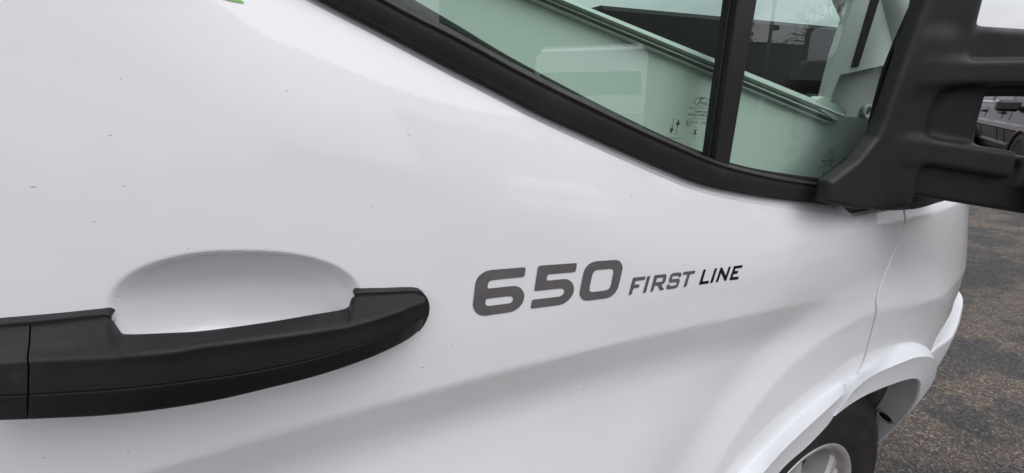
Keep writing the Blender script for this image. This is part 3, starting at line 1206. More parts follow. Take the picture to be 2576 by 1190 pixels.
def handle_loft(x0, x1, n, name, parent, end_round=None):
    rings = []
    for xs in np.linspace(x0, x1, n):
        i, s, e, b = handle_ring(xs)
        # put the section into one plane X = mean so that the piece is a clean sweep
        top_mid = i + (s - i) * 0.72
        top_mid[1] -= 0.002
        f_mid = s + (e - s) * 0.30
        ring = [i + np.array([0, 0.010, -0.012]), i + np.array([0, 0.003, -0.001]), i]
        ring += [i + (s - i) * k for k in (0.15, 0.35, 0.55)]
        ring += list(bez(i + (s - i) * 0.66, s + np.array([0, -0.0022, 0.001]), s + (e - s) * 0.22, 9))
        ring += [s + (e - s) * k for k in (0.5, 0.8, 0.955)]
        g_ = s + (e - s) * 0.985
        ring += [g_ + np.array([0, 0.0012, 0]), e + np.array([0, 0.0013, 0]), e + (b - e) * 0.03 + np.array([0, 0.0, 0]), e + (b - e) * 0.08 + np.array([0, -0.0005, 0])]
        ring += [e + (b - e) * k for k in (0.4, 0.75)]
        ring += list(bez(e + (b - e) * 0.88, b + np.array([0, -0.0005, -0.0005]), b + np.array([0, 0.006, -0.001]), 5))
        bk_ = b + np.array([0, 0.018, 0.004])
        bk_[1] = min(bk_[1], 0.002)
        ring += [bk_]
        rings.append(np.array(ring))
    V, F = loft(rings, True, True)
    o = fix(mesh_obj(name, V, F, M['handle'], parent, True))
    o.data.set_sharp_from_angle(angle=R(38))
    return o


grip = handle_loft(79, 1071, 150, 'door_handle', door)
cap = handle_loft(-110, 74, 24, 'handle_cap', door)
# dark joint between the two
i_, s_, e_, b_ = handle_ring(76.5)
jv, jf = [], []
# gasket pads under both ends
def pad(name, px_top, px_bot, y_out):
    T = np.array([at_y(x, y, y_out) for x, y in px_top])
    B = np.array([at_y(x, y, y_out) for x, y in px_bot])
    T, B = spline(T, 40), spline(B, 40)
    ins = lambda P, Q, d: P + (Q - P) / np.linalg.norm(Q - P, axis=1, keepdims=True) * d
    T1, B1 = ins(T, B, 0.0008), ins(B, T, 0.0008)
    up = np.array([0, 0.0008, 0])
    dn = np.array([0, 0.010, 0])
    rings = [T + dn, T + up, T1, (T1 + B1) / 2, B1, B + up, B + dn]
    V, F = loft(rings)
    o = fix(mesh_obj(name, V, F, M['seal'], door, True))
    o.data.set_sharp_from_angle(angle=R(35))
    return o


pad('handle_gasket', c5([(-150, 556), (0, 540), (290, 514), (560, 485), (620, 482), (648, 497)]), c5([(-150, 700), (0, 690), (290, 660), (500, 640), (610, 620), (652, 540)]), -0.005)
pad('handle_gasket', c6([(994, 436), (1003, 414), (1060, 408), (1200, 404), (1380, 398), (1440, 410), (1478, 450), (1494, 500), (1490, 560), (1462, 625), (1425, 675)]),
    c6([(994, 470), (1010, 480), (1060, 480), (1200, 475), (1350, 470), (1390, 480), (1410, 500), (1420, 520), (1410, 560), (1390, 600), (1360, 640)]), -0.0055)

# ------------------------------------------------------------------ lettering on the door
def smooth_poly(pts, cutmax):
    p = np.array(pts, float)
    for _ in range(2):
        out = []
        n = len(p)
        for i in range(n):
            a, b = p[i], p[(i + 1) % n]
            L = np.linalg.norm(b - a)
            c = min(0.25 * L, cutmax)
            if L < 1e-6:
                continue
            out += [a + (b - a) / L * c, b - (b - a) / L * c]
        p = np.array(out)
        cutmax *= 0.45
    return p


def decal(name, outer, holes, material, fn, parent, off, step=0.012):
    loops = []
    for k, L in enumerate([outer] + holes):
        W_ = np.array([at_surf(x, y, fn)[[0, 2]] for x, y in L])
        loops.append(ccw(W_) if k == 0 else W_)
    V2, F = fill(loops, step)
    y = fn(V2[:, 0], V2[:, 1]) + off
    V = np.stack([V2[:, 0], y, V2[:, 1]], 1)
    tri = V[F]
    nn = np.cross(tri[:, 1] - tri[:, 0], tri[:, 2] - tri[:, 0])
    if nn[:, 1].mean() > 0:
        F = F[:, ::-1]
    return mesh_obj(name, V, F, material, parent, True, fn_normals(fn, V2[:, 0], V2[:, 1]))


GL = []
A_, B_, C_, D_ = (1830, 1000, 4.76), (2050, 1000, 5.41), (2440, 1030, 8.5), (2710, 1020, 10.82)
GL.append(('digit', A_, 26, 'vinyl_grey', [(430, 255), (1040, 205), (1062, 222), (1040, 368), (1012, 388), (420, 447), (365, 485), (348, 582), (368, 602), (800, 555), (880, 552), (960, 585), (1010, 640), (1038, 720), (1030, 800), (995, 885), (920, 970), (830, 1025), (770, 1042), (330, 1105), (250, 1108), (165, 1075), (105, 1005), (78, 920), (80, 880), (125, 510), (145, 440), (190, 370), (260, 310), (340, 272)],
           [[(345, 790), (770, 742), (815, 755), (828, 790), (815, 840), (770, 875), (365, 925), (325, 912), (308, 875), (315, 820)]]))
GL.append(('digit', B_, 26, 'vinyl_grey', [(310, 200), (1080, 145), (1099, 160), (1072, 318), (1045, 340), (500, 385), (470, 410), (457, 495), (475, 517), (830, 482), (900, 488), (970, 530), (1015, 590), (1038, 670), (1030, 750), (1000, 830), (940, 910), (860, 980), (780, 1020), (700, 1038), (135, 1110), (119, 1093), (145, 945), (172, 918), (720, 855), (780, 830), (825, 780), (832, 730), (812, 695), (770, 680), (210, 738), (197, 720), (275, 225)], []))
GL.append(('digit', B_, 30, 'vinyl_grey', [(1500, 107), (1910, 78), (1985, 92), (2040, 150), (2063, 230), (2060, 280), (1975, 640), (1940, 725), (1875, 810), (1790, 868), (1710, 893), (1310, 942), (1240, 930), (1185, 885), (1152, 815), (1155, 755), (1235, 350), (1262, 280), (1320, 195), (1400, 137)],
           [[(1540, 290), (1810, 268), (1860, 285), (1873, 330), (1815, 620), (1780, 690), (1710, 722), (1420, 760), (1372, 742), (1360, 690), (1420, 400), (1450, 335), (1500, 298)]]))
GL.append(('letter', C_, 14, 'vinyl_grey', [(285, 460), (693, 413), (668, 522), (645, 535), (370, 570), (350, 588), (322, 690), (492, 678), (470, 772), (450, 790), (298, 815), (280, 832), (228, 1010), (210, 1025), (122, 1036), (265, 490)], []))
GL.append(('letter', C_, 14, 'vinyl_grey', [(770, 403), (849, 397), (702, 938), (680, 958), (598, 969), (745, 430)], []))
GL.append(('letter', C_, 14, 'vinyl_grey', [(1005, 376), (1340, 342), (1375, 360), (1385, 410), (1355, 560), (1310, 640), (1260, 680), (1208, 700), (1302, 850), (1285, 865), (1170, 885), (1085, 718), (1000, 735), (985, 755), (935, 905), (915, 922), (842, 932), (985, 395)],
           [[(1078, 475), (1284, 455), (1252, 575), (1225, 590), (1030, 616), (1062, 492)]]))
GL.append(('letter', C_, 14, 'vinyl_grey', [(1640, 300), (1830, 283), (1870, 298), (1880, 350), (1862, 430), (1785, 462), (1795, 395), (1600, 415), (1575, 430), (1552, 512), (1790, 490), (1818, 510), (1825, 560), (1780, 710), (1740, 780), (1690, 810), (1420, 850), (1385, 830), (1382, 790), (1405, 700), (1490, 660), (1475, 738), (1690, 710), (1710, 690), (1732, 605), (1490, 628), (1462, 600), (1462, 560), (1505, 410), (1545, 340), (1590, 310)], []))
GL.append(('letter', C_, 14, 'vinyl_grey', [(1965, 266), (2347, 223), (2318, 320), (2295, 332), (2180, 347), (2160, 365), (2045, 745), (2025, 763), (1950, 773), (2080, 350), (1926, 373), (1950, 280)], []))
GL.append(('letter', D_, 18, 'vinyl_black', [(435, 345), (512, 338), (355, 852), (642, 818), (605, 940), (206, 997), (405, 368)], []))
GL.append(('letter', D_, 18, 'vinyl_black', [(905, 293), (982, 286), (790, 890), (765, 918), (680, 926), (880, 318)], []))
GL.append(('letter', D_, 16, 'vinyl_black', [(1150, 262), (1190, 262), (1345, 612), (1470, 245), (1495, 222), (1567, 217), (1365, 810), (1345, 832), (1300, 832), (1150, 488), (1015, 865), (990, 885), (916, 889), (1120, 285)], []))
GL.append(('letter', D_, 16, 'vinyl_black', [(1712, 200), (2064, 156), (2030, 275), (1770, 310), (1745, 330), (1720, 415), (1880, 402), (1842, 520), (1685, 545), (1660, 560), (1630, 670), (1902, 643), (1862, 760), (1840, 770), (1492, 804), (1695, 215)], []))
for nm, cr, cm, mt, outer, holes in GL:
    decal(nm, crop(smooth_poly(outer, cm), *cr), [crop(smooth_poly(h, cm * 0.8), *cr) for h in holes], M[mt], side, door, -0.0005)
decal('stripe_tip', crop(smooth_poly([(560, -70), (760, -60), (900, 5), (940, 38), (920, 48), (860, 40), (690, 4), (560, -30)], 12), 700, 0, 3.68), [], M['vinyl_green'], side, door, -0.0005)

# ------------------------------------------------------------------ window: moulding, seals, panes
n = 150
mB = spline([at_surf(x, y, side, -0.001) for x, y in MOULD_B], n)
mH = spline([at_surf(x, y, side, -0.011) for x, y in MOULD_H], n)
mL = spline([at_surf(x, y, side, 0.0) for x, y in MOULD_L], n)
rings = [mB + np.array([0, 0.012, 0]), mB, mB + (mH - mB) * 0.03 + np.array([0, -0.0035, 0])]
for k in (0.10, 0.25, 0.45, 0.65, 0.82):
    p = mB + (mH - mB) * k
    p[:, 1] += -0.0030 * (1 - k) - 0.0012 * math.sin(math.pi * k)
    rings.append(p)
rings += [mH + (mB - mH) * 0.06 + np.array([0, 0.0008, 0]), mH + (mB - mH) * 0.02 + np.array([0, -0.0020, 0]), mH + (mL - mH) * 0.25 + np.array([0, -0.0006, 0]), mH + (mL - mH) * 0.7, mL, mL + np.array([0, 0.006, -0.001]), np.stack([mL[:, 0], np.full(n, 0.034), mL[:, 2] - 0.002], 1)]
V, F = loft(rings)
o = fix(mesh_obj('window_moulding', V, F, M['mould'], door, True))
# painted return between the skin edge and the moulding
sT = spline([at_surf(x, y, side, 0.001) for x, y in SKIN_T], n)
sB = spline([at_surf(x, y, side, 0.002) for x, y in MOULD_B], n)
rings = [sT + np.array([0, 0.0004, 0]), sT + (sB - sT) * 0.12 + np.array([0, 0.0008, 0]), sT + (sB - sT) * 0.85 + np.array([0, 0.0006, 0]), sB + np.array([0, 0.002, 0]), sB + np.array([0, 0.008, 0.003])]
V, F = loft(rings)
fix(mesh_obj('window_flange', V, F, M['paint'], door, True))


def pane(name, px, fn, material, parent, extra=(), step=0.03):
    L = [tuple(at_surf(x, y, fn)[[0, 2]]) for x, y in px] + list(extra)
    L = ccw(L)
    V2, F = fill([L], None)
    y = fn(V2[:, 0], V2[:, 1])
    V = np.stack([V2[:, 0], y, V2[:, 1]], 1)
    F = [tuple(f) for f in F]
    tri = V[np.array(F)]
    nn = np.cross(tri[:, 1] - tri[:, 0], tri[:, 2] - tri[:, 0])
    if nn[:, 1].mean() > 0:
        F = [f[::-1] for f in F]
    return mesh_obj(name, V, F, material, parent, False)


GLASS_B = [(750, -130), (900, -52), (997, 8), (1159, 92), (1289, 163), (1468, 256), (1600, 321), (1680, 358), (1770, 397)]
pane('window_glass', GLASS_B + [(1800, 415), (1850, 0)], glass_y, M['glass'], door, [(0.455, 1.62), (0.20, 1.83), (-0.05, 1.83)])
pane('quarter_glass', [(1812, 405), (1840, 422), (1950, 447), (2078, 466), (2170, 400), (2210, 330), (2250, 242), (2318, 49), (2340, 0)], glass_y, M['glass'], door, [(0.80, 1.42), (0.70, 1.56), (0.58, 1.66), (0.46, 1.72)])

# black ceramic edges and seals along the glass
def strip(name, px_a, px_b, fn, off, thick, material, parent, n=80):
    A = spline([at_surf(x, y, fn, off) for x, y in px_a], n)
    B = spline([at_surf(x, y, fn, off) for x, y in px_b], n)
    d = np.array([0, thick, 0])
    e = (B - A) * 0.12
    rings = [A + d, A, A + e * 0.4 - np.array([0, thick * 0.25, 0]), A + e * 1.5 - np.array([0, thick * 0.4, 0]), B - e * 1.5 - np.array([0, thick * 0.4, 0]), B - e * 0.4 - np.array([0, thick * 0.25, 0]), B, B + d]
    V, F = loft(rings)
    o = fix(mesh_obj(name, V, F, material, parent, True))
    o.data.set_sharp_from_angle(angle=R(50))
    return o


GLASS_VIS = [(790, -135), (938, -60), (1043, 0), (1159, 68), (1289, 146), (1484, 250), (1614, 315), (1711, 360), (1772, 384)]
strip('inner_seal', GLASS_VIS, [(760, -128), (905, -50), (1002, 14), (1159, 98), (1289, 170), (1468, 262), (1600, 327), (1680, 364), (1770, 402)], glass_y, 0.012, 0.004, M['seal'], door)
strip('glass_run', [(2300, 0), (2231, 163), (2193, 299), (2188, 335), (2163, 375), (2120, 408), (2076, 443), (2060, 462)], [(2345, 0), (2275, 163), (2240, 290), (2222, 345), (2190, 395), (2150, 430), (2105, 468), (2090, 490)], glass_y, -0.002, 0.004, M['seal'], door)
strip('glass_run', [(1818, 404), (1900, 424), (2000, 440), (2085, 451)], [(1816, 414), (1900, 437), (2000, 455), (2085, 470)], glass_y, -0.001, 0.003, M['seal'], door)


# division bar between the two panes
def bar_profile(name, bot, top, z_ext, prof, material):
    """bot/top: measured left and right ends; prof: (fraction across, outward)"""
    fr_ = max(v for u, v in prof)
    a0, a1 = at_surf(*bot[0], glass_y, -fr_), at_surf(*bot[1], glass_y, -fr_)
    b0, b1 = at_surf(*top[0], glass_y, -fr_), at_surf(*top[1], glass_y, -fr_)
    ext = (z_ext - b0[2]) / (b0[2] - a0[2])
    dn = -0.03
    rings = []
    for t in np.linspace(dn, 1 + ext, 12):
        l, r = a0 + (b0 - a0) * t, a1 + (b1 - a1) * t
        rings.append(np.array([l + (r - l) * u + np.array([0, fr_ - v, 0]) for u, v in prof]))
    V, F = loft(rings)
    o = fix(mesh_obj(name, V, F, material, door, True))
    o.data.set_sharp_from_angle(angle=R(30))
    return o


bar_profile('division_bar', ((1799, 417), (1835, 421)), ((1858, 0), (1906, 0)), 1.62, [(0, -0.006), (0, 0.012), (0.05, 0.0135), (0.95, 0.0135), (1, 0.012), (1, -0.006)], M['bar'])
bar_profile('glass_channel', ((1789, 404), (1802, 417)), ((1845, 0), (1860, 0)), 1.62, [(0, -0.006), (0.0, 0.003), (0.12, 0.0045), (0.5, 0.0045), (0.55, 0.008), (0.62, 0.009), (1, 0.009), (1, 0.0)], M['seal'])

# printed marks on the glass
def text_mesh(body, shear=0.0, bold=0.0, spacing=1.0):
    cu = bpy.data.curves.new('txt', 'FONT')
    cu.body = body
    cu.size = 1.0
    cu.shear = shear
    cu.offset = bold
    cu.space_character = spacing
    cu.resolution_u = 3
    ob = bpy.data.objects.new('txt', cu)
    COL.objects.link(ob)
    bpy.context.view_layer.update()
    me = bpy.data.meshes.new_from_object(ob.evaluated_get(bpy.context.evaluated_depsgraph_get()))
    V = np.array([v.co[:2] for v in me.vertices])
    F = [tuple(p.vertices) for p in me.polygons]
    bpy.data.objects.remove(ob)
    bpy.data.curves.remove(cu)
    bpy.data.meshes.remove(me)
    return V, F


def mark_px(name, V, F, parent, off=-0.0012):
    """V already in survey-photograph units"""
    P = np.array([at_surf(x, y, glass_y, off) for x, y in V])
    F = [tuple(f) for f in F]
    return mesh_obj(name, P, F, M['ink'], parent, False)


def print_line(body, cr, x0, y0, x1, y1, h, lean=0.0, bold=0.0, parent=None):
    V, F = text_mesh(body, bold=bold)
    w = V[:, 0].max() - V[:, 0].min()
    V[:, 0] -= V[:, 0].min()
    cap = 0.69
    u = V[:, 0] / w
    v = V[:, 1] / cap
    px = np.stack([x0 + (x1 - x0) * u + lean * v * h, y0 + (y1 - y0) * u - v * h], 1)
    return mark_px('printed_mark', crop(px, *cr), F, parent)


def stroke_poly(pts, wid):
    p = spline(pts, 40)
    t = np.gradient(p, axis=0)
    t /= np.maximum(np.linalg.norm(t, axis=1, keepdims=True), 1e-9)
    nrm_ = np.stack([-t[:, 1], t[:, 0]], 1)
    w = np.interp(np.linspace(0, 1, 40), np.linspace(0, 1, len(wid)), wid)[:, None]
    return loft([p + nrm_ * w / 2, p - nrm_ * w / 2])


def ring_px(c, a, b, tilt, w, n=40):
    th = np.linspace(0, 2 * math.pi, n + 1)
    ca, sa = math.cos(tilt), math.sin(tilt)
    o_ = []
    for k in (0, -w):
        x, y = (a + k) * np.cos(th), (b + k) * np.sin(th)
        o_.append(np.stack([c[0] + x * ca - y * sa, c[1] + x * sa + y * ca], 1))
    return loft(o_)


gl_obj = [o for o in door.children if o.name.startswith('window_glass')][0]
qg_obj = [o for o in door.children if o.name.startswith('quarter_glass')][0]


def badge(cr, c, a, b, tilt, s, par):
    V, F = ring_px(c, a, b, tilt, 11 * s)
    mark_px('printed_mark', crop(V, *cr), F, door)
    # script letters drawn as strokes, in a unit frame about the centre
    ST = [([(-100, 60), (-75, 45), (-45, -10), (-30, -50), (0, -62), (70, -65)], [26, 18, 16, 18, 20, 4]),
          ([(-62, -30), (-55, -62), (-25, -75), (10, -72), (60, -60)], [4, 14, 14, 10, 4]),
          ([(-62, 0), (-30, -8), (0, -12)], [5, 12, 6]),
          ([(-5, 10), (-25, 30), (-15, 55), (8, 45), (12, 18), (-5, 10)], [10, 14, 12, 14, 10, 10]),
          ([(25, 12), (22, 30), (14, 55)], [10, 12, 6]), ([(22, 30), (38, 12), (52, 14)], [6, 8, 12]),
          ([(85, 16), (62, 20), (52, 48), (72, 55), (92, 25)], [8, 12, 14, 12, 8]), ([(122, -25), (105, 5), (90, 50), (100, 58)], [6, 14, 12, 5])]
    m = MB()
    ca, sa = math.cos(tilt), math.sin(tilt)
    for pts, wd in ST:
        V, F = stroke_poly([(p[0] * s, p[1] * s) for p in pts], [w * s for w in wd])
        V = np.stack([c[0] + V[:, 0] * ca - V[:, 1] * sa, c[1] + V[:, 0] * sa + V[:, 1] * ca, 0 * V[:, 0]], 1) if V.shape[1] == 2 else V
        m.add(V, F)
    P = np.array(m.V)[:, :2]
    mark_px('printed_mark', crop(P, *cr), m.F, door)


CZ = (2550, 350, 5.667)
badge(CZ, (1088, 268), 178, 104, R(3), 1.0, door)
print_line('KK31-V21410-A', CZ, 805, 418, 1275, 455, 44, 0.10, 0.0, door)
print_line('TEMPERED', CZ, 908, 508, 1262, 525, 46, 0.05, 0.012, door)
print_line('SISECAM AUTOMOTIVE', CZ, 775, 570, 1262, 600, 42, 0.08, 0.03, door)
print_line('DOT 511 M401 AS2', CZ, 868, 655, 1240, 675, 40, 0.12, 0.0, door)
print_line('43 R - 00098', CZ, 865, 745, 1235, 765, 46, 0.12, 0.005, door)
V, F = ring_px((797, 735), 56, 93, R(12), 9)
mark_px('printed_mark', crop(V, *CZ), F, door)
print_line('E', CZ, 750, 778, 795, 782, 80, 0.1, 0.0, door)
print_line('17', CZ, 795, 782, 845, 784, 55, 0.1, 0.0, door)
print_line('..', CZ, 905, 828, 945, 830, 60, 0.0, 0.02, door)
print_line('22 - - -', CZ, 888, 1075, 1012, 1078, 46, 0.1, 0.005, door)
print_line('FordConnected.com', CZ, 262, 1075, 600, 1090, 34, 0.05, 0.0, door)
m = MB()
for q in ([(915, 888), (988, 892), (975, 912), (910, 910)], [(895, 978), (968, 978), (965, 998), (890, 995)], [(920, 908), (958, 910), (945, 945), (925, 945)], [(918, 940), (945, 942), (955, 980), (905, 980)]):
    m.add([(a, b, 0) for a, b in q], [(0, 1, 2, 3)])
mark_px('printed_mark', crop(np.array(m.V)[:, :2], *CZ), m.F, door)
for seq, head in (([(455, 645), (478, 645), (474, 672), (450, 672)], None),):
    pass
m = MB()
for (a, b) in ((645, 672), (690, 718), (735, 762)):
    xa = 478 - (a - 645) * 0.25
    m.add([(xa - 20, a, 0), (xa, a, 0), (xa - 5, b, 0), (xa - 25, b, 0)], [(0, 1, 2, 3)])
m.add([(425, 782, 0), (446, 782, 0), (434, 862, 0), (414, 862, 0)], [(0, 1, 2, 3)])
m.add([(376, 860, 0), (468, 862, 0), (400, 985, 0)], [(0, 1, 2)])
mark_px('printed_mark', crop(np.array(m.V)[:, :2], *CZ), m.F, door)
m = MB()
m.add([(575, 655, 0), (596, 782, 0), (505, 778, 0)], [(0, 1, 2)])
m.add([(538, 780, 0), (560, 780, 0), (545, 858, 0), (525, 858, 0)], [(0, 1, 2, 3)])
for (a, b) in ((875, 903), (920, 948), (968, 996)):
    xa = 540 - (a - 875) * 0.25
    m.add([(xa - 20, a, 0), (xa, a, 0), (xa - 5, b, 0), (xa - 25, b, 0)], [(0, 1, 2, 3)])
mark_px('printed_mark', crop(np.array(m.V)[:, :2], *CZ), m.F, door)
CY = (3180, 560, 8.5)
badge(CY, (557, 277), 150, 104, R(-14), 0.86, door)
print_line('KK31-V21418-A', CY, 290, 470, 690, 455, 46, 0.25, 0.0, door)
print_line('TEMPERED', CY, 370, 535, 655, 525, 46, 0.2, 0.0, door)
print_line('SISECAM AUTOMOTIVE', CY, 250, 610, 648, 595, 46, 0.2, 0.05, door)
print_line('DOT 511 M40 AS2', CY, 315, 688, 610, 672, 46, 0.2, 0.02, door)
print_line('43 R - 00098', CY, 312, 775, 595, 765, 52, 0.2, 0.01, door)
V, F = ring_px((238, 783), 38, 102, R(24), 10)
mark_px('printed_mark', crop(V, *CY), F, door)
m = MB()
m.add([(310, 922, 0), (380, 918, 0), (345, 948, 0), (325, 948, 0)], [(0, 1, 2, 3)])
m.add([(300, 1000, 0), (328, 1000, 0), (345, 1025, 0), (272, 1030, 0)], [(0, 1, 2, 3)])
m.add([(327, 948, 0), (335, 948, 0), (318, 1000, 0), (310, 1000, 0)], [(0, 1, 2, 3)])
mark_px('printed_mark', crop(np.array(m.V)[:, :2], *CY), m.F, door)

# ------------------------------------------------------------------ inside the cab
YR = 0.062
rail_u0, rail_u1 = at_y(1438, 0, YR), at_y(2129, 281, YR)
rail_l0, rail_l1 = at_y(1351, 0, YR), at_y(2096, 312, YR)
du = (rail_u1 - rail_u0) / np.linalg.norm(rail_u1 - rail_u0)
back = -0.55
prof_r = [(1.0, 0.030), (1.0, 0.004), (0.97, 0.0), (0.62, -0.004), (0.55, 0.0), (0.50, 0.012), (0.42, 0.012), (0.38, 0.001), (0.28, -0.001), (0.24, 0.012), (0.12, 0.012), (0.09, 0.003), (0.0, 0.004), (-0.05, 0.02)]
rings = []
for t in (back, 0.0, 0.25, 0.5, 0.75, 1.0):
    u = rail_u0 + (rail_u1 - rail_u0) * t
    l = rail_l0 + (rail_l1 - rail_l0) * t
    rings.append(np.array([l + (u - l) * k + np.array([0, v, 0]) for k, v in prof_r]))
V, F = loft(rings, False)
F.append([(len(rings) - 1) * len(prof_r) + j for j in range(len(prof_r))])
blind = fix(mesh_obj('blind_rail', V, F, M['rail'], van, True))
blind.data.set_sharp_from_angle(angle=R(25))
sl_ = [rings[0][j] for j in (5, 6)]
for (j0, j1) in ((5, 6), (9, 10)):
    A0, A1 = rings[0][j0] + np.array([0, -0.0006, 0]), rings[0][j1] + np.array([0, -0.0006, 0])
    B0, B1 = rings[-1][j0] + np.array([0, -0.0006, 0]), rings[-1][j1] + np.array([0, -0.0006, 0])
    mesh_obj('rail_groove', [A0, A1, B1, B0], [(0, 1, 2, 3)], M['cabgrey'], blind, False)
# pale pleated panel stretched below the rail
pl0 = rail_l0 + (rail_l1 - rail_l0) * back
top_r = [at_y(2133, 293, YR + 0.012), at_y(2200, 301, YR + 0.012)]
outl = [pl0[[0, 2]], rail_l1[[0, 2]] + np.array([-0.012, 0.004]), top_r[0][[0, 2]], top_r[1][[0, 2]], (top_r[1][0] + 0.05, 1.0), (pl0[0], 1.0)]
m = MB()
k = len(outl)
V = [(p[0], YR + 0.012, p[1]) for p in outl] + [(p[0], YR + 0.027, p[1]) for p in outl]
F = [list(range(k)), list(range(k, 2 * k))] + [(i, (i + 1) % k, k + (i + 1) % k, k + i) for i in range(k)]
fix(mesh_obj('blind_panel', V, F, M['pale'], van, False))
# pillar trim with slot
YP = 0.105


def px_slab(name, px, Y, th_, material, parent, bev=0.0):
    P = [at_y(x, y, Y) for x, y in px]
    k = len(P)
    V = [tuple(p) for p in P] + [(p[0], p[1] + th_, p[2]) for p in P]
    F = [list(range(k)), list(range(k, 2 * k))] + [(i, (i + 1) % k, k + (i + 1) % k, k + i) for i in range(k)]
    return fix(mesh_obj(name, V, F, material, parent, False))


def q3(p):
    return crop(p, 2700, 0, 1.7)


pil = px_slab('pillar_trim', q3([(1110, -200), (1285, -200), (1200, 0), (1070, 438), (1110, 436), (1245, 0), (1330, -200), (1640, -200), (1480, 0), (1320, 425), (990, 497), (930, 640), (890, 642), (960, 370), (1080, 0)]), YP, 0.012, M['pale'], van)
px_slab('slot', q3([(1275, -210), (1340, -210), (1250, 0), (1112, 442), (1066, 444), (1195, 0)]), YP - 0.0015, 0.0015, M['hole'], van)
px_slab('pillar_panel', q3([(985, 480), (1330, 400), (1400, 385), (1400, 820), (880, 800), (905, 640)]), YP + 0.022, 0.01, M['pale_dark'], van)
th = np.linspace(0, 2 * math.pi, 20, endpoint=False)
gc = at_y(*q3([(1163, 740)])[0], YP + 0.018)
rr_ = [np.stack([gc[0] + r * np.cos(th), np.full(20, gc[1] - y_), gc[2] + r * np.sin(th)], 1) for r, y_ in ((0.0135, 0), (0.012, 0.004), (0.008, 0.004), (0.0065, 0.001))]
V, F = loft(rr_, True)
sc_ = fix(mesh_obj('screw_cover', V, F, M['pale_dark'], van, True))
mesh_obj('screw', np.stack([gc[0] + 0.0055 * np.cos(th), np.full(20, gc[1] - 0.002), gc[2] + 0.0055 * np.sin(th)], 1), [list(range(20))], M['cabgrey'], sc_, False)
px_slab('inner_sail_trim', [(2345, -60), (2372, -60), (2360, 0), (2330, 110), (2300, 240), (2290, 440), (2150, 480), (2110, 470), (2180, 404), (2232, 322), (2262, 240)], 0.042, 0.008, M['seal'], van)
# rail end bracket
br = MB()
e0 = at_y(*q3([(840, 660)])[0], 0.098)
px_slab('rail_bracket', q3([(835, 665), (885, 640), (940, 645), (920, 672), (985, 705), (1035, 738), (1020, 790), (960, 800), (860, 730)]), 0.060, 0.018, M['pale'], van)
# dashboard and cab shell
d = MB()
d.box(0.52, 1.27, 0.34, 1.70, 0.85, 1.358, 0.008)
dash = soft(d.build('dashboard', M['cabdark'], van))
sw = MB()
cen = np.array([0.38, 0.56, 1.16])
aX, aZ = np.array([0, 1.0, 0]), np.array([0.42, 0, 0.9])
aZ = aZ / np.linalg.norm(aZ)
ring_pts = [cen + 0.185 * (math.cos(a) * aX + math.sin(a) * aZ) for a in np.linspace(0, 2 * math.pi, 40)]
sw.tube(ring_pts, 0.015, 10)
sw.tube([cen - aX * 0.18, cen + aX * 0.18], 0.014, 8)
sw.tube([cen, cen - aZ * 0.18], 0.014, 8)
sw.tube([cen, cen + np.array([0.25, 0, -0.12])], 0.035, 12)
soft(sw.build('steering_wheel', M['cabdark'], van))
st = MB()
st.box(-0.38, -0.24, 0.30, 0.80, 0.75, 1.50, 0.05)
st.box(-0.38, 0.16, 0.30, 0.80, 0.62, 0.80, 0.05)
st.box(-0.36, -0.26, 0.43, 0.67, 1.52, 1.76, 0.04)
soft(st.build('driver_seat', M['cabgrey'], van))
sh = MB()
sh.box(-1.2, 0.36, 0.06, 1.9, 1.90, 1.95)
sh.box(-1.25, -1.2, 0.06, 1.9, 0.4, 1.95)
sh.box(-1.2, 0.34, 0.14, 1.9, 0.46, 0.50)
sh.box(0.30, 0.34, 0.14, 1.9, 0.50, 0.90)
sh.box(-1.2, -0.2, 1.86, 1.9, 0.4, 1.95)
sh.box(-0.2, 1.1, 1.86, 1.9, 0.4, 1.28)
sh.build('cab_lining', M['cabdark'], van)
sc = [np.array([(1.42 - 0.05 * (2 * t - 1) ** 2, 0.14 + 1.70 * t, 1.27) for t in np.linspace(0, 1, 11)]), np.array([(0.36 - 0.05 * (2 * t - 1) ** 2, 0.22 + 1.54 * t, 1.92) for t in np.linspace(0, 1, 11)])]
V, F = loft(sc)
mesh_obj('windscreen', V, F, M['screen'], van, True)
for pts in ([(1.06, 0.13, 1.26), (0.68, 0.16, 1.60), (0.30, 0.20, 1.92)], [(1.26, 1.86, 1.26), (0.66, 1.82, 1.65), (0.30, 1.78, 1.92)]):
    soft(MB().tube(pts, [0.055, 0.045, 0.04], 14).build('screen_pillar', M['paint'], van))
rf = MB()
rf.box(-0.6, 0.40, 0.05, 1.93, 1.955, 2.02, 0.03)
soft(rf.build('cab_roof', M['paint'], van))
bw = MB()
bw.box(-4.6, -0.345, -0.17, 2.15, 0.42, 2.75, 0.05)
soft(bw.build('living_body', M['paint'], van))

# ------------------------------------------------------------------ wing mirror
SAIL = [(0.815, 1.50)] + [tuple(at_y(x, y, -0.019)[[0, 2]]) for x, y in ((2360, -60), (2337, 0), (2298, 108), (2246, 258), (2230, 305), (2212, 345), (2166, 402), (2094, 458))] + [ (0.650, 1.074), (0.72, 1.058), (0.84, 1.045), (0.99, 1.040), (1.03, 1.06), (0.99, 1.10), (0.93, 1.16), (0.90, 1.30), (0.88, 1.50)]


def arm_uv(x, y):
    """along-arm and outward coordinates"""
    dx, dy = x - ARM_O[0], y - ARM_O[1]
    return dx * ARM_E[0] + dy * ARM_E[1], dx * ARM_M[0] + dy * ARM_M[1]


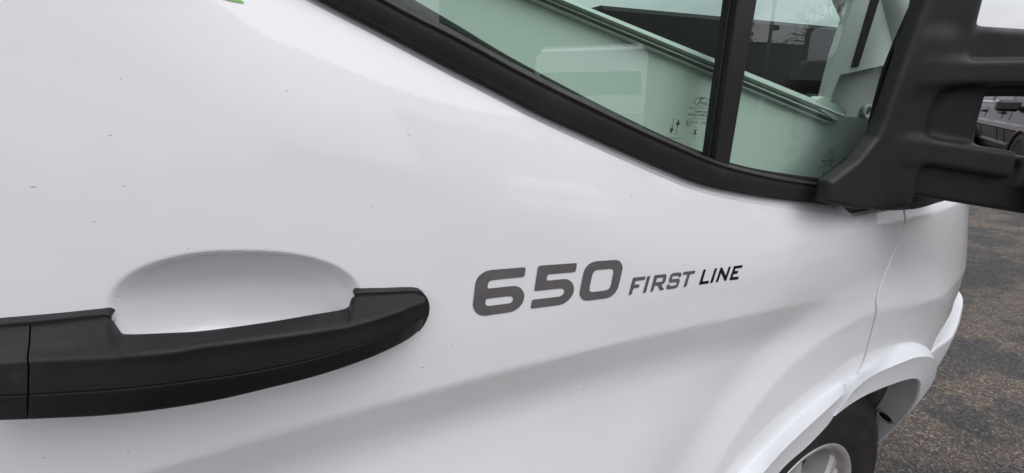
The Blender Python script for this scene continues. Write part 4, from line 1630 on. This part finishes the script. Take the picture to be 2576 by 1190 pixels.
def mirror_sdf(x, y, z):
    t, nn = arm_uv(x, y)
    # foot plate on the door
    d2 = sd_poly(x, z, SAIL)
    ymid = -0.008
    dy = np.abs(y - ymid - 0.02 * sstep(0.85, 1.02, x)) - 0.011 - 0.010 * sstep(0.80, 0.86, x)
    q = np.maximum(d2 + 0.006, 0) ** 2 + np.maximum(dy + 0.006, 0) ** 2
    sail = np.sqrt(q) + np.minimum(np.maximum(d2 + 0.006, dy + 0.006), 0) - 0.006
    # post that turns from the door outwards
    post = sd_box(t, nn, z, (0.026, -0.038, 1.37), (0.030, 0.036, 0.150), 0.014)
    mid_ = sd_box(t, nn, z, (0.008, -0.038, 1.18), (0.020, 0.036, 0.11), 0.012)
    low = sd_box(t, nn, z, (0.004, -0.034, 1.106), (0.028, 0.034, 0.052), 0.012)
    body = smin(smin(sail, post, 0.022), smin(mid_, low, 0.010), 0.020)
    # web between the arms
    web = sd_box(t, nn, z, (0.046, -0.046, 1.185), (0.048, 0.026, 0.06), 0.008)
    body = smin(body, web, 0.010)
    # upper arm: a proud rib with the upper face set back
    zu = z + 0.10 * np.clip(t - 0.06, 0, 1)
    rib = sd_box(t, nn, z, (0.25, -0.027, 1.2405), (0.25, 0.027, 0.0155), 0.006)
    up = sd_box(t, nn, zu, (0.25, -0.036, 1.270), (0.25, 0.022, 0.030), 0.010)
    ub = sd_box(t, nn, z, (0.25, -0.050, 1.2285), (0.25, 0.016, 0.0185), 0.006)
    body = smin(body, smin(smin(rib, up, 0.005), ub, 0.006), 0.012)
    # lower arm: lip, and the face below it set back
    zl = z + 0.15 * np.clip(t - 0.03, 0, 1)
    lip = sd_box(t, nn, zl, (0.068, -0.028, 1.136), (0.070, 0.028, 0.0185), 0.008)
    zf = z + 0.135 * np.clip(t - 0.045, 0, 1)
    face = sd_box(t, nn, zf, (0.27, -0.033, 1.100), (0.25, 0.020, 0.031), 0.007)
    top2 = sd_box(t, nn, zl, (0.32, -0.030, 1.128), (0.175, 0.026, 0.022), 0.008)
    body = smin(body, lip, 0.012)
    body = smin(body, smin(face, top2, 0.006), 0.005)
    return body


mirror = sdf_obj('wing_mirror', mirror_sdf, (0.61, -0.215, 1.025), (1.06, 0.05, 1.50), 0.0028, M['mirror'], van)


def head_sdf(x, y, z):
    b = sd_box(x, y, z, (1.64, -0.52, 1.25), (0.075, 0.115, 0.20), 0.05)
    inner_ = sd_box(x, y, z, (1.565, -0.52, 1.25), (0.03, 0.10, 0.18), 0.03)
    b = smax(b, -inner_, 0.006)
    for z0, z1 in ((1.245, 1.29), (1.085, 1.14)):
        p0, p1 = np.array([0.925, -0.150, z0]), np.array([1.62, -0.45, z1])
        e = p1 - p0
        t = np.clip(((x - p0[0]) * e[0] + (y - p0[1]) * e[1] + (z - p0[2]) * e[2]) / (e @ e), 0, 1)
        dh = np.hypot(x - p0[0] - t * e[0], y - p0[1] - t * e[1]) - 0.018
        dz = np.abs(z - p0[2] - t * e[2]) - 0.022
        c = np.sqrt(np.maximum(dh, 0) ** 2 + np.maximum(dz, 0) ** 2) + np.minimum(np.maximum(dh, dz), 0) - 0.008
        b = smin(b, c, 0.012)
    return b


hd = sdf_obj('mirror_housing', head_sdf, (0.88, -0.66, 1.02), (1.74, -0.10, 1.48), 0.008, M['mirror'], mirror)
mesh_obj('mirror_glass', [(1.588, -0.61, 1.08), (1.588, -0.43, 1.08), (1.588, -0.43, 1.42), (1.588, -0.61, 1.42)], [(0, 1, 2, 3)], M['chrome'], mirror, False)
# ------------------------------------------------------------------ dark off-road estate parked ahead
a_ = np.array([-0.856, -0.517])          # its forward direction
sidev = np.array([-0.517, 0.856])        # out of its right flank, towards the motorhome
rz = math.atan2(a_[1], a_[0])
FW = np.array([9.05, 2.42])              # front right wheel
root = FW - a_ * 0.0 - sidev * 0.0
suv = empty('estate_car', (FW[0], FW[1], 0), 'dark navy off-road estate car with chrome side strip, parked ahead beyond the mirror', 'car', None, rz)
# local frame: +x forward, +y to its left; right flank at y = 0 .. vehicle occupies y > 0
CW = 1.80


WB = 3.15                                # wheelbase; front axle at x = -0.22


def car_ring(x):
    top = np.interp(x, [-4.25, -4.1, -0.9, -0.7, 0.2, 0.50, 0.60], [0.98, 1.02, 1.03, 1.02, 0.98, 0.88, 0.72])
    tuck = np.interp(x, [-4.25, -4.1, 0.15, 0.50, 0.60], [0.14, 0.0, 0.0, 0.10, 0.25])
    prof = [(0.16, 0.24), (0.10, 0.34), (0.062, 0.44), (0.05, 0.50), (0.015, 0.655), (-0.002, 0.675), (-0.004, 0.735), (0.028, 0.765), (0.034, 0.80), (0.058, 0.96), (0.075, top - 0.015), (0.11, top), (0.22, top + 0.02)]
    r = [(x, y + tuck, z) for y, z in prof]
    l = [(x, CW - y - tuck, z) for y, z in prof[::-1]]
    return np.array(r + l)


rings = [car_ring(x) for x in (-4.25, -4.18, -4.1, -3.4, -2.6, -1.8, -1.0, -0.7, -0.3, 0.0, 0.15, 0.32, 0.5, 0.56, 0.60)]
V, F = loft(rings, True, True)
cb = fix(mesh_obj('body', V, F, M['carpaint'], suv, True))
cb.data.set_sharp_from_angle(angle=R(9))
# cabin
gh = []
for (z, x0, x1, yi) in ((1.02, -4.10, -0.80, 0.10), (1.10, -4.08, -0.90, 0.11), (1.50, -3.95, -1.35, 0.20), (1.66, -3.85, -1.55, 0.25), (1.72, -3.65, -1.80, 0.36)):
    gh.append(np.array([(x0, yi, z), (x1, yi, z), (x1 + 0.10, CW / 2, z), (x1, CW - yi, z), (x0, CW - yi, z), (x0 - 0.04, CW / 2, z)]))
V, F = loft(gh, True, True)
co = fix(mesh_obj('cabin', V, F, M['carpaint'], suv, True))
co.data.set_sharp_from_angle(angle=R(25))


def side_plate(name, pts, out, material, parent=None):
    """plate on the right flank: pts (x, z); follows the lean of the side"""
    zs = [0.24, 0.34, 0.44, 0.50, 0.655, 0.675, 0.735, 0.765, 0.80, 0.96, 1.019, 1.02, 1.10, 1.50, 1.66]
    ys = [0.16, 0.10, 0.062, 0.05, 0.015, -0.002, -0.004, 0.028, 0.034, 0.058, 0.10, 0.10, 0.11, 0.20, 0.25]
    P = [(x, np.interp(z, zs, ys) - out, z) for x, z in pts]
    k_ = len(P)
    V = P + [(p[0], p[1] + 0.02 + out, p[2]) for p in P]
    F = [list(range(k_)), list(range(k_, 2 * k_))] + [(i, (i + 1) % k_, k_ + (i + 1) % k_, k_ + i) for i in range(k_)]
    return fix(mesh_obj(name, V, F, material, parent or suv, False))


for (x0, x1, lean) in ((-2.45, -1.47, 0.36), (-3.35, -2.62, 0.0), (-3.95, -3.45, -0.08)):
    side_plate('window_frame', [(x0 - 0.03, 1.035), (x1 + 0.05, 1.035), (x1 - lean + 0.03, 1.54), (x0 - 0.03, 1.54)], 0.004, M['chrome'])
    side_plate('window', [(x0, 1.065), (x1, 1.065), (x1 - lean, 1.51), (x0, 1.51)], 0.010, M['carglass'], suv)
side_plate('side_strip', [(-4.05, 0.682), (0.0, 0.682), (0.0, 0.728), (-4.05, 0.728)], 0.008, M['chrome'])
side_plate('sill_strip', [(-2.55, 0.43), (-0.97, 0.43), (-0.97, 0.46), (-2.55, 0.46)], 0.012, M['chrome'])
side_plate('indicator', [(-0.66, 0.686), (-0.56, 0.686), (-0.56, 0.724), (-0.66, 0.724)], 0.014, M['amber'])
for x in (-1.62, -2.75):
    MB().box(x - 0.10, x + 0.10, 0.005, 0.05, 0.87, 0.91, 0.012).build('door_handle', M['carblack'], suv)
for x in (-1.12, -1.53, -2.55, -3.45):
    for z0, z1 in ((0.45, 0.655), (0.80, 0.955)):
        side_plate('door_gap', [(x - 0.006, z0), (x + 0.006, z0), (x + 0.006, z1), (x - 0.006, z1)], 0.004, M['hole'])
mm = MB()
mm.box(-0.98, -0.80, -0.20, 0.06, 0.93, 1.10, 0.04)
soft(mm.build('mirror', M['carblack'], suv))
mm = MB()
mm.box(-0.995, -0.982, -0.19, -0.02, 0.945, 1.085, 0.004)
mm.build('mirror_glass', M['chrome'], suv)


def car_wheel(x):
    wh = empty('wheel', (x, 0.012, 0.335))
    wh.parent = suv
    V, F = lathe([(0.20, 0.02), (0.215, 0.0), (0.26, -0.012), (0.305, -0.004), (0.325, 0.03), (0.335, 0.06), (0.335, 0.18), (0.31, 0.22), (0.2, 0.22)], 48)
    fix(mesh_obj('tyre', V, F, M['tyre'], wh, True))
    V, F = lathe([(0.19, 0.12), (0.195, 0.02), (0.21, 0.004), (0.216, 0.006), (0.212, 0.03), (0.205, 0.12)], 40)
    fix(mesh_obj('rim', V, F, M['rim'], wh, True))
    for i in range(5):
        a = 2 * math.pi * i / 5 + 0.3
        rg = []
        for r, w in ((0.03, 0.04), (0.10, 0.028), (0.20, 0.034)):
            rg.append(np.array([(r * math.cos(a) - u * math.sin(a), y, r * math.sin(a) + u * math.cos(a)) for u, y in ((-w, 0.05), (-w, 0.02), (w, 0.02), (w, 0.05))]))
        V, F = loft(rg, True, True)
        fix(mesh_obj('spoke', V, F, M['rim'], wh, False))
    V, F = lathe([(0.0, 0.07), (0.2, 0.07)], 30)
    mesh_obj('brake_disc', V, F, M['hole'], wh, False)
    # arch: black lip and dark opening
    th = np.linspace(R(-12), R(192), 40)
    rg = [np.stack([x + r * np.cos(th), np.full(40, y), 0.335 + r * np.sin(th) * 0.88], 1) for r, y in ((0.37, 0.05), (0.385, 0.0), (0.395, -0.012), (0.425, -0.014), (0.445, 0.01), (0.45, 0.06))]
    V, F = loft(rg)
    fix(mesh_obj('arch', V, F, M['carpaint'], suv, True))
    rg = [np.stack([x + r * np.cos(th), np.full(40, y), 0.335 + r * np.sin(th) * 0.88], 1) for r, y in ((0.02, 0.012), (0.39, 0.012))]
    V, F = loft(rg)
    mesh_obj('arch_opening', V, F, M['hole'], suv, False)


car_wheel(-0.22)
car_wheel(-0.22 - WB)
soft(MB().box(0.50, 0.66, 0.12, CW - 0.12, 0.36, 0.62, 0.05).build('bumper', M['carblack'], suv))
for y in (0.20, CW - 0.46):
    soft(MB().box(0.52, 0.605, y, y + 0.26, 0.68, 0.82, 0.03).build('headlight', M['lampclear'], suv))

# ------------------------------------------------------------------ things that stand across the yard and show in the panes
def pane_dir(x, y):
    """where the window pane, as a mirror, looks from the measured point"""
    p = at_surf(x, y, glass_y)
    d = pray(x, y)
    nrm_ = np.array([0, -1.0, 0.008])
    nrm_ /= np.linalg.norm(nrm_)
    d = d / np.linalg.norm(d)
    return p, d - 2 * d.dot(nrm_) * nrm_


def stand(x, y, dist):
    p, d = pane_dir(x, y)
    h = math.hypot(d[0], d[1])
    return p + d / h * dist


# white van facing the motorhome
pL, pR = stand(1352, 200, 8.0), stand(1610, 200, 8.0)
mid = (pL + pR) / 2
tow = CAM[:2] - mid[:2]
wv = empty('parked_van', (mid[0], mid[1], 0), 'white van standing opposite, mirrored in the door window', 'van', None, math.atan2(tow[1], tow[0]))
hw = 0.98
ztop = stand(1480, 100, 8.0)[2]
zsc = stand(1480, 150, 8.0)[2]
zlo = stand(1480, 245, 8.0)[2]
vb = []
for x, hw_, z0, z1 in ((-4.6, hw, 0.3, ztop), (-0.9, hw, 0.3, ztop), (-0.55, hw, 0.3, ztop - 0.12), (-0.05, hw * 0.97, 0.3, zlo + 0.02), (0.0, hw * 0.95, 0.3, zlo - 0.2)):
    r = 0.10
    vb.append(np.array([(x, -hw_, z0), (x, hw_, z0), (x, hw_, z1 - r), (x, hw_ - r, z1), (x, -hw_ + r, z1), (x, -hw_, z1 - r)]))
V, F = loft(vb, True, True)
soft(fix(mesh_obj('body', V, F, M['vanwhite'], wv, True)), 30)
m = MB()
m.add([(-0.535, -hw * 0.86, ztop - 0.20), (-0.535, hw * 0.86, ztop - 0.20), (-0.03, hw * 0.90, zlo + 0.06), (-0.03, -hw * 0.90, zlo + 0.06)], [(0, 1, 2, 3)])
m.build('windscreen', M['carglass'], wv)
soft(MB().box(0.0, 0.10, -hw * 0.95, hw * 0.95, 0.32, 0.62, 0.04).build('bumper', M['carblack'], wv))
MB().box(0.0, 0.03, -0.45, 0.45, 0.70, 0.95).build('grille', M['carblack'], wv)
for s in (-1, 1):
    soft(MB().box(-0.45, -0.25, s * hw - (0.26 if s < 0 else 0), s * hw + (0.26 if s > 0 else 0), 1.25, 1.62, 0.04).build('mirror', M['carblack'], wv))
    soft(MB().box(-0.02, 0.025, s * 0.72 - 0.18, s * 0.72 + 0.18, 0.78, 0.98, 0.02).build('headlight', M['lampclear'], wv))
    V, F = lathe([(0.0, -0.11), (0.30, -0.11), (0.34, -0.07), (0.34, 0.07), (0.30, 0.11), (0, 0.11)], 32)
    for xw in (-0.85, -3.6):
        o = fix(mesh_obj('wheel', V, F, M['tyre'], wv, True))
        o.location = (xw, s * (hw - 0.10), 0.34)

# lamp post
lp = stand(1935, 110, 24.0)
ls = empty('lamp_post', (lp[0], lp[1], 0), 'tall thin lamp post mirrored in the front quarter window', 'lamp post')
MB().tube([(0, 0, 0), (0, 0, 1.2)], 0.11, 12).build('base', M['steel'], ls, True)
MB().tube([(0, 0, 1.2), (0, 0, 9.0), (0.6, 0.0, 9.5), (1.3, 0, 9.6)], [0.08, 0.055, 0.045, 0.04], 10).build('pole', M['steel'], ls, True)
soft(MB().box(1.2, 1.9, -0.15, 0.15, 9.52, 9.66, 0.04).build('lamp_head', M['steel'], ls))
cz_ = stand(1955, 68, 24.0)[2]
soft(MB().box(0.05, 0.45, -0.08, 0.08, cz_ - 0.10, cz_ + 0.10, 0.03).build('camera_box', M['carblack'], ls))


# bare tree
def branch(mb, p, d, L, r, depth, rng):
    n_ = 4
    pts, rad = [p], [r]
    cur, dd = np.array(p, float), np.array(d, float)
    for i in range(n_):
        dd = dd + np.array([rng.gauss(0, 0.12), rng.gauss(0, 0.12), rng.gauss(0.03, 0.08)])
        dd /= np.linalg.norm(dd)
        cur = cur + dd * L / n_
        pts.append(cur)
        rad.append(r * (1 - 0.42 * (i + 1) / n_))
    mb.tube(pts, rad, 6 if depth > 2 else 4)
    if depth == 0:
        return
    for i in range(3 if depth > 1 else 4):
        k_ = rng.choice([2, 3, 4, 4])
        az, sp = rng.uniform(0, 2 * math.pi), rng.uniform(0.45, 0.95)
        a = np.cross(dd, [0.3, 0.2, 1.0])
        a /= np.linalg.norm(a)
        b = np.cross(dd, a)
        nd = dd * math.cos(sp) + (a * math.cos(az) + b * math.sin(az)) * math.sin(sp)
        branch(mb, pts[k_], nd, L * rng.uniform(0.55, 0.8), rad[k_] * 0.72, depth - 1, rng)


tp_ = stand(2105, 110, 22.0)
tr = empty('bare_tree', (tp_[0], tp_[1], 0), 'leafless tree mirrored in the front quarter window', 'tree')
rng = random.Random(11)
MB().tube([(0, 0, -0.1), (0.03, 0, 0.9), (0.0, 0.05, 1.9)], [0.22, 0.16, 0.13], 10).build('trunk', M['bark'], tr, True)
cr_ = MB()
for i in range(6):
    az = i * 1.05 + rng.uniform(-0.3, 0.3)
    branch(cr_, (0, 0.04, 1.75 + 0.03 * i), (math.cos(az) * 0.8, math.sin(az) * 0.8, 0.8 if i else 2.0), 1.45, 0.12, 4, rng)
cr_.build('crown', M['bark'], tr, False)


# dark workshop building across the yard
bd = empty('workshop', (30.0, -27.0, 0), 'long dark clad workshop building across the yard, mirrored in the quarter window', 'building')
BW, BH, BD = 46.0, 5.3, 10.0
MB().box(0, BW, -BD, 0, 0, BH).build('wall', M['clad'], bd)
V = [(-0.3, 0.3, BH), (BW + 0.3, 0.3, BH), (BW + 0.3, -BD / 2, BH + 0.8), (-0.3, -BD / 2, BH + 0.8), (-0.3, -BD - 0.3, BH), (BW + 0.3, -BD - 0.3, BH)]
fix(mesh_obj('roof', V, [(0, 1, 2, 3), (3, 2, 5, 4), (0, 3, 4), (1, 5, 2), (0, 4, 5, 1)], M['cladroof'], bd, False))
for i in range(5):
    MB().box(4 + i * 9, 8 + i * 9, 0.01, 0.08, 0.02, 4.0).build('shutter_door', M['clad2'], bd)
for i in range(5):
    w_o = MB().box(9 + i * 9, 11.5 + i * 9, 0.01, 0.06, 2.2, 3.4).build('window', M['carblack'], bd)
    MB().box(9.1 + i * 9, 11.4 + i * 9, 0.062, 0.07, 2.3, 3.3).build('pane', M['carglass'], w_o)

# added hedge, one foliage mass, its tall stretch keeps sky out of pane reflections
def hedge():
    rng_ = np.random.RandomState(3)
    pts = []
    n_ = 24000
    x = np.where(rng_.uniform(0, 1, n_) < 0.5, rng_.uniform(9, 34, n_), rng_.uniform(-50, 9, n_))
    top = np.where(x > 9, 11.5, 2.6) + 0.4 * np.sin(x * 0.4) + 0.3 * np.sin(x * 1.7 + 1) + 0.2 * np.sin(x * 4.1)
    z = top * rng_.uniform(0, 1, n_) ** 0.6
    y = -26 - rng_.uniform(0, 1.6, n_) + 0.4 * np.sin(x * 0.9)
    s = rng_.uniform(0.07, 0.16, n_)
    A = rng_.normal(size=(n_, 3))
    B = rng_.normal(size=(n_, 3))
    A /= np.linalg.norm(A, axis=1, keepdims=True)
    B -= A * (A * B).sum(1, keepdims=True)
    B /= np.linalg.norm(B, axis=1, keepdims=True)
    C_ = np.stack([x, y, z], 1)
    V = np.stack([C_ - A * s[:, None], C_ + B * s[:, None] * 0.6, C_ + A * s[:, None], C_ - B * s[:, None] * 0.6], 1).reshape(-1, 3)
    F = [(4 * i, 4 * i + 1, 4 * i + 2, 4 * i + 3) for i in range(n_)]
    core = np.linspace(-50, 34, 160)
    rowsA = [np.array([(a, -27.2, 0) for a in core]), np.array([(a, -27.0, (10.8 if a > 9 else 1.9) + 0.4 * math.sin(a * 0.4) + 0.3 * math.sin(a * 1.7 + 1)) for a in core])]
    v2, f2 = loft(rowsA)
    V = np.vstack([V, v2])
    F += [tuple(i + 4 * n_ for i in f) for f in f2]
    o = mesh_obj('hedge', V, F, M['leaf'], None, False)
    o['label'] = 'dark hedge added across the yard, tall stretch hiding the sky from the door window'
    o['category'] = 'hedge'
    o['kind'] = 'stuff'
    return o


hedge()
